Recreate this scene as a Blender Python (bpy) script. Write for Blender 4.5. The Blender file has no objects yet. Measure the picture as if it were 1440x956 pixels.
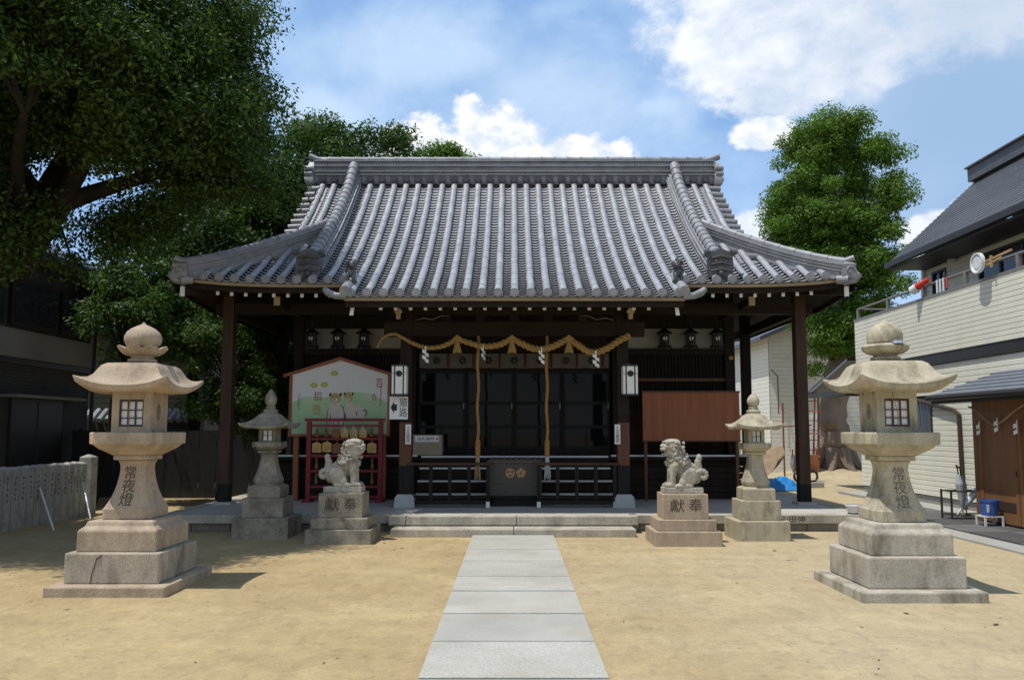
import bpy, bmesh, math, random
import numpy as np
from mathutils import Vector, Matrix
R = math.radians
scene = bpy.context.scene
COL = scene.collection

# ------------------------------------------------------------ camera
cam_d = bpy.data.cameras.new('camera'); cam = bpy.data.objects.new('camera', cam_d); COL.objects.link(cam)
scene.camera = cam
cam_d.sensor_width = 36.0; cam_d.lens = 28.0
cam_d.clip_start = 0.05; cam_d.clip_end = 3000
cam.location = (0, 0, 1.6)
cam.rotation_euler = (R(90 + 5.12), 0, 0)
cam_d.shift_x = -0.0007; cam_d.shift_y = 0.0178

# ------------------------------------------------------------ light and sky
SUN_EL, SUN_AZ = 70.5, 247.0            # azimuth clockwise from +Y: the sun is on the left, a little in front
w = bpy.data.worlds.new('World'); scene.world = w; w.use_nodes = True
nt = w.node_tree; nt.nodes.clear()
def N(t, **k):
    n = nt.nodes.new(t)
    for a, b in k.items(): setattr(n, a, b)
    return n
def mth(op, a, b=None, c=None, clamp=False):
    n = N('ShaderNodeMath', operation=op, use_clamp=clamp)
    for i, v in enumerate((a, b, c)):
        if v is None: continue
        if isinstance(v, (int, float)): n.inputs[i].default_value = v
        else: nt.links.new(v, n.inputs[i])
    return n.outputs[0]
def smooth(x, lo, hi):
    n = N('ShaderNodeMapRange', interpolation_type='SMOOTHSTEP')
    nt.links.new(x, n.inputs[0]); n.inputs[1].default_value = lo; n.inputs[2].default_value = hi
    return n.outputs[0]
sky = N('ShaderNodeTexSky', sky_type='NISHITA', sun_disc=False)
sky.sun_elevation = R(SUN_EL); sky.sun_rotation = R(SUN_AZ)
sky.air_density = 1.0; sky.dust_density = 0.6; sky.ozone_density = 3.0; sky.altitude = 50
tc = N('ShaderNodeTexCoord')
sep = N('ShaderNodeSeparateXYZ'); nt.links.new(tc.outputs['Generated'], sep.inputs[0])
az = mth('MULTIPLY', mth('ARCTAN2', sep.outputs[0], sep.outputs[1]), 57.2958)
el = mth('MULTIPLY', mth('ARCSINE', sep.outputs[2]), 57.2958)
def noise(scale, detail=8, rough=0.55, dist=0.0, off=0.0):
    mp = N('ShaderNodeMapping'); nt.links.new(tc.outputs['Generated'], mp.inputs[0])
    mp.inputs['Location'].default_value = (off, off * 0.7, off * 1.3); mp.inputs['Scale'].default_value = (1, 1, 1.35)
    n = N('ShaderNodeTexNoise'); n.inputs['Scale'].default_value = scale; n.inputs['Detail'].default_value = detail
    n.inputs['Roughness'].default_value = rough; n.inputs['Distortion'].default_value = dist
    nt.links.new(mp.outputs[0], n.inputs['Vector']); return n.outputs[0]
n_big = noise(11, 12, 0.62, 0.15, 3.1); n_puff = noise(34, 10, 0.62, 0.2, 7.7); n_soft = noise(3.8, 9, 0.55, 0.25, 1.3); n_mid = noise(7, 9, 0.6, 0.4, 5.2)
def blob(a0, e0, ra, re):
    x = mth('DIVIDE', mth('SUBTRACT', az, a0), ra); y = mth('DIVIDE', mth('SUBTRACT', el, e0), re)
    d = mth('SQRT', mth('ADD', mth('MULTIPLY', x, x), mth('MULTIPLY', y, y)))
    return mth('SUBTRACT', 1.0, d)
def union(bl):
    o = bl[0]
    for b in bl[1:]: o = mth('MAXIMUM', o, b)
    return o
nz = mth('ADD', mth('MULTIPLY', mth('SUBTRACT', n_big, 0.5), 2.6), mth('MULTIPLY', mth('SUBTRACT', n_puff, 0.5), 1.2))
# hard-edged cumulus heaps
cum = union([blob(-1.4, 19.0, 4.8, 4.3), blob(-6.8, 18.2, 4.8, 4.2), blob(4.8, 17.6, 5.6, 3.4), blob(-2.0, 16.5, 11, 3.4), blob(17.2, 12.2, 4.2, 3.3),
             blob(29.5, 11.8, 3.6, 2.6), blob(18.2, 20.0, 2.6, 1.3), blob(-60, 22, 22, 9), blob(75, 20, 18, 8), blob(140, 25, 30, 10), blob(-140, 20, 30, 9)])
a_cum = smooth(mth('ADD', cum, mth('MULTIPLY', nz, 0.46)), 0.0, 0.26)
# large bright cloud, upper right
big = union([blob(17.2, 26.3, 6.2, 5.4), blob(22.0, 25.4, 7.5, 5.2), blob(25, 30.5, 17, 8.5), blob(32.0, 28.5, 13, 7.0), blob(19.0, 22.5, 4.0, 2.4)])
a_big = smooth(mth('ADD', big, mth('MULTIPLY', nz, 0.40)), 0.0, 0.40)
# thin veil and the grey-blue underside to the right
soft = union([blob(10.5, 22.3, 4.2, 1.5), blob(-4, 25.5, 13, 5.0), blob(2, 23.5, 18, 7), blob(30, 21, 15, 9), blob(-14.5, 21.5, 5, 2.6)])
veil_r = smooth(union([blob(32, 19, 17, 11)]), 0.0, 0.55)
a_soft = mth('MULTIPLY', smooth(mth('ADD', soft, mth('ADD', mth('MULTIPLY', mth('SUBTRACT', n_soft, 0.5), 1.7), mth('MULTIPLY', mth('SUBTRACT', n_mid, 0.5), 0.7))), 0.0, 0.95), 0.72)
grey = smooth(union([blob(33, 20, 15, 9.5)]), 0.0, 0.7)
wis = mth('MULTIPLY', smooth(mth('ADD', mth('MULTIPLY', n_soft, 0.7), mth('MULTIPLY', n_mid, 0.3)), 0.38, 0.66), 0.6)
def mixc(f, a, b):
    n = N('ShaderNodeMix', data_type='RGBA')
    if isinstance(f, (int, float)): n.inputs[0].default_value = f
    else: nt.links.new(f, n.inputs[0])
    for i, v in ((6, a), (7, b)):
        if isinstance(v, tuple): n.inputs[i].default_value = v
        else: nt.links.new(v, n.inputs[i])
    return n.outputs[2]
K = 10.0                                       # cloud radiance, scaled by the background strength below
def cc(r, g, b): return (r * K, g * K, b * K, 1)
c_veil = mixc(grey, cc(0.60, 0.76, 0.96), cc(0.33, 0.49, 0.72))
shade_c = smooth(n_puff, 0.38, 0.62)
low_ = smooth(el, 21.5, 15.5)
c_cum = mixc(mth('MULTIPLY', shade_c, mth('SUBTRACT', 1.0, mth('MULTIPLY', low_, 0.55))), cc(0.70, 0.78, 0.89), cc(1.02, 1.01, 1.00))
c_big = mixc(smooth(mth('ADD', mth('MULTIPLY', n_mid, 0.6), mth('MULTIPLY', n_big, 0.4)), 0.38, 0.62), cc(0.50, 0.62, 0.80), cc(0.90, 0.93, 0.97))
c_big = mixc(mth('MULTIPLY', smooth(az, 19.0, 31.0), 0.72), c_big, cc(0.50, 0.60, 0.76))
north = mth('MULTIPLY', smooth(mth('ABSOLUTE', az), 95, 55), smooth(el, 75, 40))
out = mixc(mth('MULTIPLY', north, 0.72), sky.outputs[0], cc(0.27, 0.49, 0.88))
out = mixc(wis, out, cc(0.56, 0.74, 0.97))
out = mixc(mth('MULTIPLY', veil_r, 0.80), out, cc(0.35, 0.50, 0.73))
out = mixc(a_soft, out, c_veil)
out = mixc(a_big, out, c_big)
out = mixc(a_cum, out, c_cum)
hz = mth('MULTIPLY', smooth(el, 14.0, 0.0), 0.35)
out = mixc(hz, out, cc(0.62, 0.72, 0.85))
bg = N('ShaderNodeBackground'); bg.inputs[1].default_value = 0.1
nt.links.new(out, bg.inputs[0])
wo = N('ShaderNodeOutputWorld'); nt.links.new(bg.outputs[0], wo.inputs[0])

sd = bpy.data.lights.new('sun', 'SUN'); so = bpy.data.objects.new('sun', sd); COL.objects.link(so)
sd.energy = 3.6; sd.angle = R(0.5); sd.color = (1.0, 0.955, 0.88)
sv = Vector((math.sin(R(SUN_AZ)) * math.cos(R(SUN_EL)), math.cos(R(SUN_AZ)) * math.cos(R(SUN_EL)), math.sin(R(SUN_EL))))
so.rotation_euler = sv.to_track_quat('Z', 'Y').to_euler(); so.location = (-20, -5, 40)
vs = scene.view_settings
vs.view_transform = 'Standard'; vs.look = 'None'; vs.exposure = 0.13; vs.gamma = 1.0; vs.use_curve_mapping = False
scene.cycles.max_bounces = 6; scene.cycles.diffuse_bounces = 3; scene.cycles.glossy_bounces = 3
scene.cycles.transparent_max_bounces = 8; scene.cycles.use_denoising = True; scene.cycles.caustics_reflective = False

# ------------------------------------------------------------ materials
MATS = {}
def mat(name, col, rough=0.7, var=0.18, scale=6.0, bump=0.0, bscale=40.0, spec=0.4, metal=0.0, speck=0.0, speck_scale=95.0,
        stain=None, stain_scale=1.5, stain_amt=0.0, stretch=(1, 1, 1), isl=0.0, coat=0.0):
    """principled surface: base colour broken up by noise, optional mineral specks, stains, per-island variation and bump"""
    m = bpy.data.materials.new(name); m.use_nodes = True
    t = m.node_tree; b = t.nodes['Principled BSDF']; L = t.links
    def n(tp, **k):
        q = t.nodes.new(tp)
        for a, v in k.items(): setattr(q, a, v)
        return q
    co = n('ShaderNodeTexCoord'); mp = n('ShaderNodeMapping'); mp.inputs['Scale'].default_value = stretch
    L.new(co.outputs['Object'], mp.inputs[0])
    no = n('ShaderNodeTexNoise'); no.inputs['Scale'].default_value = scale; no.inputs['Detail'].default_value = 7; no.inputs['Roughness'].default_value = 0.6
    L.new(mp.outputs[0], no.inputs['Vector'])
    mr = n('ShaderNodeMapRange'); mr.inputs[1].default_value = 0.3; mr.inputs[2].default_value = 0.7
    mr.inputs[3].default_value = 1 - var; mr.inputs[4].default_value = 1 + var
    L.new(no.outputs[0], mr.inputs[0]); fac = mr.outputs[0]
    if speck:
        s = n('ShaderNodeTexNoise'); s.inputs['Scale'].default_value = speck_scale; s.inputs['Detail'].default_value = 2
        L.new(co.outputs['Object'], s.inputs['Vector'])
        sr = n('ShaderNodeMapRange'); sr.inputs[1].default_value = 0.36; sr.inputs[2].default_value = 0.64
        sr.inputs[3].default_value = 1 - speck; sr.inputs[4].default_value = 1 + speck
        L.new(s.outputs[0], sr.inputs[0]); mu = n('ShaderNodeMath', operation='MULTIPLY'); L.new(fac, mu.inputs[0]); L.new(sr.outputs[0], mu.inputs[1]); fac = mu.outputs[0]
    if isl:
        g = n('ShaderNodeNewGeometry'); ir = n('ShaderNodeMapRange'); ir.inputs[3].default_value = 1 - isl; ir.inputs[4].default_value = 1 + isl
        L.new(g.outputs['Random Per Island'], ir.inputs[0]); mu = n('ShaderNodeMath', operation='MULTIPLY'); L.new(fac, mu.inputs[0]); L.new(ir.outputs[0], mu.inputs[1]); fac = mu.outputs[0]
    vm = n('ShaderNodeVectorMath', operation='SCALE'); vm.inputs[0].default_value = col[:3]; L.new(fac, vm.inputs['Scale'])
    out = vm.outputs[0]
    if stain is not None:
        s = n('ShaderNodeTexNoise'); s.inputs['Scale'].default_value = stain_scale; s.inputs['Detail'].default_value = 9; s.inputs['Roughness'].default_value = 0.65
        L.new(mp.outputs[0], s.inputs['Vector'])
        sr = n('ShaderNodeMapRange'); sr.inputs[1].default_value = 0.48; sr.inputs[2].default_value = 0.72; sr.inputs[4].default_value = stain_amt
        L.new(s.outputs[0], sr.inputs[0])
        mx = n('ShaderNodeMix', data_type='RGBA'); L.new(sr.outputs[0], mx.inputs[0]); L.new(out, mx.inputs[6]); mx.inputs[7].default_value = (*stain, 1)
        out = mx.outputs[2]
    L.new(out, b.inputs['Base Color'])
    b.inputs['Roughness'].default_value = rough; b.inputs['Metallic'].default_value = metal
    b.inputs['Specular IOR Level'].default_value = spec
    if coat: b.inputs['Coat Weight'].default_value = coat
    if bump:
        bn = n('ShaderNodeTexNoise'); bn.inputs['Scale'].default_value = bscale; bn.inputs['Detail'].default_value = 5
        L.new(mp.outputs[0], bn.inputs['Vector'])
        bp = n('ShaderNodeBump'); bp.inputs['Strength'].default_value = bump; bp.inputs['Distance'].default_value = 0.01
        L.new(bn.outputs[0], bp.inputs['Height']); L.new(bp.outputs[0], b.inputs['Normal'])
    MATS[name] = m; return m
def leafmat(name, c1, c2, c3):
    m = bpy.data.materials.new(name); m.use_nodes = True; t = m.node_tree; L = t.links
    b = t.nodes['Principled BSDF']; o = t.nodes['Material Output']
    g = t.nodes.new('ShaderNodeNewGeometry'); r = t.nodes.new('ShaderNodeValToRGB')
    e = r.color_ramp.elements; e[0].color = (*c1, 1); e[1].color = (*c3, 1); q = e.new(0.55); q.color = (*c2, 1)
    L.new(g.outputs['Random Per Island'], r.inputs[0]); L.new(r.outputs[0], b.inputs['Base Color'])
    b.inputs['Roughness'].default_value = 0.55; b.inputs['Specular IOR Level'].default_value = 0.25
    tr = t.nodes.new('ShaderNodeBsdfTranslucent'); vm = t.nodes.new('ShaderNodeVectorMath'); vm.operation = 'MULTIPLY'
    vm.inputs[1].default_value = (1.25, 1.35, 0.5); L.new(r.outputs[0], vm.inputs[0]); L.new(vm.outputs[0], tr.inputs[0])
    mx = t.nodes.new('ShaderNodeMixShader'); mx.inputs[0].default_value = 0.35
    L.new(b.outputs[0], mx.inputs[1]); L.new(tr.outputs[0], mx.inputs[2]); L.new(mx.outputs[0], o.inputs[0])
    MATS[name] = m; return m

mat('granite', (0.41, 0.365, 0.295), 0.85, 0.22, 3, 0.45, 110, 0.25, speck=0.15, stain=(0.10, 0.085, 0.065), stain_scale=3.6, stain_amt=0.75, stretch=(1, 1, 0.4))
mat('granite_pink', (0.43, 0.345, 0.255), 0.85, 0.2, 3, 0.45, 110, 0.25, speck=0.16, stain=(0.15, 0.115, 0.085), stain_scale=3.6, stain_amt=0.7, stretch=(1, 1, 0.4))
mat('granite_grey', (0.44, 0.405, 0.335), 0.85, 0.22, 3, 0.45, 110, 0.25, speck=0.15, stain=(0.13, 0.11, 0.082), stain_scale=4.2, stain_amt=0.85, stretch=(1, 1, 0.4))
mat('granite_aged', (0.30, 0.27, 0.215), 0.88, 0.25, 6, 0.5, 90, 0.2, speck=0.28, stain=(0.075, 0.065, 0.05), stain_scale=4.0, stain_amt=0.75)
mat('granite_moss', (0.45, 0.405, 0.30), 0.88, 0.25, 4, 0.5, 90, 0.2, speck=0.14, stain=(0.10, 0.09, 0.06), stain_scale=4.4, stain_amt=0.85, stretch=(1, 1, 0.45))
mat('stone_statue', (0.42, 0.39, 0.325), 0.85, 0.22, 9, 0.4, 130, 0.25, speck=0.2, stain=(0.09, 0.08, 0.062), stain_scale=5.0, stain_amt=0.7)
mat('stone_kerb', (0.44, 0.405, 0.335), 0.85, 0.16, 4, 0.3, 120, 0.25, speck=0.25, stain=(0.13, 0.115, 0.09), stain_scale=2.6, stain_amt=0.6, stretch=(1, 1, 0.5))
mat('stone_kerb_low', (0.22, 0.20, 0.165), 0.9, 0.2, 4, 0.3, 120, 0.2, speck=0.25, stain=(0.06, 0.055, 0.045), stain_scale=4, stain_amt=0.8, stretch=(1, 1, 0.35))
mat('floor_stone', (0.46, 0.44, 0.40), 0.8, 0.1, 3, 0.15, 90, 0.3, speck=0.15)
mat('path_slab', (0.415, 0.405, 0.36), 0.85, 0.10, 1.3, 0.3, 130, 0.25, speck=0.2, speck_scale=120, isl=0.06, stain=(0.30, 0.265, 0.205), stain_scale=0.9, stain_amt=0.55)
mat('plinth_stone', (0.46, 0.47, 0.48), 0.8, 0.1, 6, 0.2, 100, 0.3, speck=0.1)
mat('roof_tile', (0.375, 0.385, 0.41), 0.44, 0.14, 4.5, 0.05, 60, 0.6, metal=0.2, stain=(0.20, 0.21, 0.23), stain_scale=2.2, stain_amt=0.4, isl=0.07)
mat('roof_tile_dark', (0.075, 0.08, 0.09), 0.45, 0.25, 5, 0.1, 60, 0.5, metal=0.15, isl=0.12)
mat('ridge_tile', (0.26, 0.27, 0.29), 0.58, 0.22, 5, 0.08, 60, 0.6, metal=0.2, isl=0.10)
mat('wood_dark', (0.022, 0.0155, 0.0115), 0.7, 0.3, 10, 0.12, 60, 0.15, stretch=(1, 1, 0.12))
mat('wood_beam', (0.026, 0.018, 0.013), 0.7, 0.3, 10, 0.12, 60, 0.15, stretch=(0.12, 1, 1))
mat('wood_pillar', (0.060, 0.031, 0.021), 0.6, 0.35, 12, 0.15, 60, 0.3, stretch=(1, 1, 0.08), stain=(0.02, 0.013, 0.010), stain_scale=2.0, stain_amt=0.7)
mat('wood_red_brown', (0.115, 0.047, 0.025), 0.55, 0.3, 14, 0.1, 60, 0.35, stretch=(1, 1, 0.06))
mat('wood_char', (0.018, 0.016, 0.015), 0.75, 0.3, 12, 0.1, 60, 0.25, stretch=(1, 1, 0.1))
mat('wood_grey', (0.105, 0.088, 0.07), 0.75, 0.25, 10, 0.15, 60, 0.25, stretch=(0.15, 1, 1))
mat('wood_tan', (0.46, 0.36, 0.22), 0.7, 0.15, 8)
mat('eave_board', (0.30, 0.235, 0.155), 0.75, 0.2, 6, stretch=(0.2, 1, 1))
mat('paint_white', (0.78, 0.77, 0.73), 0.6, 0.06, 10)
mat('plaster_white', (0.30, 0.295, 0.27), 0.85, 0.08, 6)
mat('nosing_grey', (0.60, 0.61, 0.63), 0.5, 0.08, 10, stretch=(0.2, 1, 1))
mat('paint_red', (0.20, 0.012, 0.024), 0.45, 0.2, 10, spec=0.4)
mat('paper_white', (0.80, 0.80, 0.82), 0.7, 0.03, 12)
mat('soil', (0.055, 0.038, 0.026), 0.95, 0.2, 20)
mat('sign_white', (0.78, 0.79, 0.80), 0.45, 0.03, 8)
mat('ink_black', (0.012, 0.012, 0.013), 0.5, 0.1, 10)
mat('ink_stone', (0.085, 0.066, 0.05), 0.85, 0.35, 30)
mat('ink_stone_faint', (0.17, 0.145, 0.11), 0.9, 0.3, 30)
mat('ink_red', (0.42, 0.06, 0.035), 0.6, 0.1, 10)
mat('ink_gold', (0.46, 0.27, 0.06), 0.5, 0.2, 20)
mat('gold', (0.36, 0.23, 0.11), 0.5, 0.2, 30, metal=0.3)
mat('straw', (0.36, 0.235, 0.085), 0.9, 0.45, 90, 0.9, 160, 0.2)
mat('straw_pale', (0.36, 0.27, 0.14), 0.8, 0.3, 60, 0.4, 200, 0.2)
mat('rope_brown', (0.30, 0.165, 0.055), 0.8, 0.3, 60, 0.4, 200, 0.2)
mat('metal_black', (0.018, 0.018, 0.02), 0.45, 0.2, 10, spec=0.5)
mat('metal_grey', (0.22, 0.22, 0.23), 0.4, 0.15, 10, metal=0.5)
mat('metal_bright', (0.7, 0.72, 0.75), 0.25, 0.1, 10, metal=0.9)
mat('board_brown', (0.28, 0.098, 0.044), 0.5, 0.22, 9, 0.05, 50, 0.3, stretch=(1, 1, 0.08))
mat('board_beige', (0.30, 0.255, 0.19), 0.6, 0.1, 8)
mat('board_dark', (0.062, 0.055, 0.046), 0.5, 0.12, 8)
mat('ema_wood', (0.52, 0.32, 0.11), 0.65, 0.2, 20, isl=0.1)
mat('ema_wood_dark', (0.22, 0.10, 0.04), 0.65, 0.2, 20)
mat('glass_dark', (0.006, 0.0065, 0.0075), 0.05, 0.1, 4, spec=0.16)
mat('glass_window', (0.03, 0.034, 0.04), 0.08, 0.1, 4, spec=0.6)
mat('curtain', (0.13, 0.125, 0.115), 0.9, 0.1, 6)
mat('curtain_red', (0.10, 0.02, 0.018), 0.9, 0.1, 6)
mat('siding_cream', (0.79, 0.77, 0.645), 0.7, 0.05, 3, stain=(0.72, 0.69, 0.56), stain_scale=0.8, stain_amt=0.4)
mat('siding_pale', (0.72, 0.71, 0.64), 0.75, 0.05, 3)
mat('siding_blue', (0.36, 0.38, 0.41), 0.75, 0.06, 3)
mat('wall_grey', (0.27, 0.26, 0.23), 0.85, 0.12, 2, stain=(0.12, 0.115, 0.10), stain_scale=1, stain_amt=0.6)
mat('wall_dark', (0.062, 0.060, 0.055), 0.85, 0.15, 2)
mat('wall_olive', (0.10, 0.105, 0.085), 0.85, 0.12, 2)
mat('wall_white', (0.62, 0.63, 0.62), 0.8, 0.05, 2)
mat('slate', (0.085, 0.088, 0.10), 0.5, 0.2, 5, 0.1, 60, 0.45, isl=0.1)
mat('slate_blue', (0.15, 0.165, 0.20), 0.45, 0.15, 5, 0.1, 60, 0.45)
mat('trim_dark', (0.028, 0.026, 0.026), 0.5, 0.15, 5)
mat('trim_brown', (0.055, 0.036, 0.027), 0.55, 0.15, 5)
mat('rail_grey', (0.20, 0.19, 0.175), 0.5, 0.12, 8)
mat('door_wood', (0.23, 0.11, 0.048), 0.5, 0.2, 10, 0.06, 60, 0.35, stretch=(1, 1, 0.06))
mat('apron_slate', (0.105, 0.103, 0.10), 0.7, 0.2, 4, 0.2, 60, 0.3, isl=0.35)
mat('concrete', (0.36, 0.35, 0.32), 0.85, 0.1, 3, 0.2, 90, 0.25)
mat('concrete_fence', (0.40, 0.385, 0.35), 0.85, 0.15, 5, 0.25, 90, 0.25, stain=(0.13, 0.12, 0.10), stain_scale=4, stain_amt=0.6)
mat('bark_dark', (0.022, 0.018, 0.015), 0.9, 0.4, 5, 0.9, 22, 0.15, stretch=(1, 1, 0.35))
mat('bark', (0.24, 0.19, 0.15), 0.9, 0.35, 3, 0.9, 14, 0.15, stretch=(1, 1, 0.35), stain=(0.055, 0.042, 0.034), stain_scale=1.5, stain_amt=0.7)
mat('bucket_blue', (0.05, 0.115, 0.36), 0.4, 0.08, 8)
mat('tarp_blue', (0.02, 0.22, 0.58), 0.4, 0.15, 6)
mat('straw_mat', (0.36, 0.26, 0.17), 0.85, 0.2, 10)
mat('rust', (0.22, 0.075, 0.04), 0.6, 0.35, 10)
mat('rust_orange', (0.45, 0.19, 0.09), 0.6, 0.25, 10)
mat('plastic_white', (0.72, 0.73, 0.74), 0.4, 0.05, 8)
mat('plastic_red', (0.62, 0.05, 0.03), 0.45, 0.08, 8)
mat('cloth_grey', (0.42, 0.43, 0.45), 0.7, 0.15, 8)
mat('wood_pole', (0.46, 0.31, 0.15), 0.6, 0.2, 8)
mat('washi', (0.80, 0.81, 0.80), 0.8, 0.04, 8)
mat('grille_brown', (0.075, 0.035, 0.028), 0.6, 0.2, 10)
mat('dog_fur', (0.66, 0.60, 0.54), 0.8, 0.06, 12)
mat('dog_brown', (0.50, 0.40, 0.17), 0.8, 0.1, 12)
mat('flower_yellow', (0.50, 0.52, 0.12), 0.8, 0.25, 30)
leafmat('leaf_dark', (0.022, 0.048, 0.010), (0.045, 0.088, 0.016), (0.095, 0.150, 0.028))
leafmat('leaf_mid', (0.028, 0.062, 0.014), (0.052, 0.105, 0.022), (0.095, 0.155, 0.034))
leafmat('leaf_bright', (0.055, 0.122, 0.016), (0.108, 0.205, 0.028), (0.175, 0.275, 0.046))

def ground_mat():
    m = bpy.data.materials.new('sand'); m.use_nodes = True; t = m.node_tree; L = t.links; b = t.nodes['Principled BSDF']
    co = t.nodes.new('ShaderNodeTexCoord')
    def no(s, d=6, r=0.6, st=(1, 1, 1)):
        mp = t.nodes.new('ShaderNodeMapping'); mp.inputs['Scale'].default_value = st; L.new(co.outputs['Object'], mp.inputs[0])
        q = t.nodes.new('ShaderNodeTexNoise'); q.inputs['Scale'].default_value = s; q.inputs['Detail'].default_value = d; q.inputs['Roughness'].default_value = r
        L.new(mp.outputs[0], q.inputs['Vector']); return q.outputs[0]
    r1 = t.nodes.new('ShaderNodeValToRGB'); e = r1.color_ramp.elements
    e[0].position = 0.32; e[0].color = (0.375, 0.280, 0.146, 1); e[1].position = 0.70; e[1].color = (0.495, 0.388, 0.218, 1)
    L.new(no(0.55, 9, 0.62), r1.inputs[0])
    def mul(c, f, lo, hi, a=0.35, bb=0.65):
        mr = t.nodes.new('ShaderNodeMapRange'); mr.inputs[1].default_value = a; mr.inputs[2].default_value = bb; mr.inputs[3].default_value = lo; mr.inputs[4].default_value = hi
        L.new(f, mr.inputs[0]); v = t.nodes.new('ShaderNodeVectorMath'); v.operation = 'SCALE'; L.new(c, v.inputs[0]); L.new(mr.outputs[0], v.inputs['Scale']); return v.outputs[0]
    sx = t.nodes.new('ShaderNodeSeparateXYZ'); L.new(co.outputs['Object'], sx.inputs[0])
    xn = t.nodes.new('ShaderNodeMath'); xn.operation = 'MULTIPLY_ADD'; L.new(no(0.35, 5, 0.6), xn.inputs[0]); xn.inputs[1].default_value = 7.0; L.new(sx.outputs[0], xn.inputs[2])
    xr = t.nodes.new('ShaderNodeMapRange'); xr.interpolation_type = 'SMOOTHSTEP'; xr.inputs[1].default_value = 2.5; xr.inputs[2].default_value = 6.5; xr.inputs[4].default_value = 0.75; L.new(xn.outputs[0], xr.inputs[0])
    pale = t.nodes.new('ShaderNodeMix'); pale.data_type = 'RGBA'; L.new(xr.outputs[0], pale.inputs[0]); L.new(r1.outputs[0], pale.inputs[6]); pale.inputs[7].default_value = (0.46, 0.385, 0.250, 1)
    c = mul(pale.outputs[2], no(3.2, 8, 0.65, (1.6, 1, 1)), 0.90, 1.07)
    c = mul(c, no(140, 3, 0.7), 0.84, 1.14); c = mul(c, no(55, 5, 0.75, (1, 0.6, 1)), 0.93, 1.05, 0.4, 0.6); c = mul(c, no(9, 3, 0.5, (1, 0.55, 1)), 0.88, 1.0, 0.33, 0.42)
    c = mul(c, no(16, 6, 0.7), 0.90, 1.08); c = mul(c, no(1.1, 4, 0.5, (1, 1.7, 1)), 0.93, 1.05)
    L.new(c, b.inputs['Base Color']); b.inputs['Roughness'].default_value = 0.95; b.inputs['Specular IOR Level'].default_value = 0.12
    ad = t.nodes.new('ShaderNodeMath'); ad.operation = 'MULTIPLY_ADD'; L.new(no(5, 6, 0.6), ad.inputs[0]); ad.inputs[1].default_value = 3.0; L.new(no(90, 4, 0.7), ad.inputs[2])
    bp = t.nodes.new('ShaderNodeBump'); bp.inputs['Strength'].default_value = 0.42; bp.inputs['Distance'].default_value = 0.012
    L.new(ad.outputs[0], bp.inputs['Height']); L.new(bp.outputs[0], b.inputs['Normal'])
    MATS['sand'] = m
ground_mat()

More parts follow.
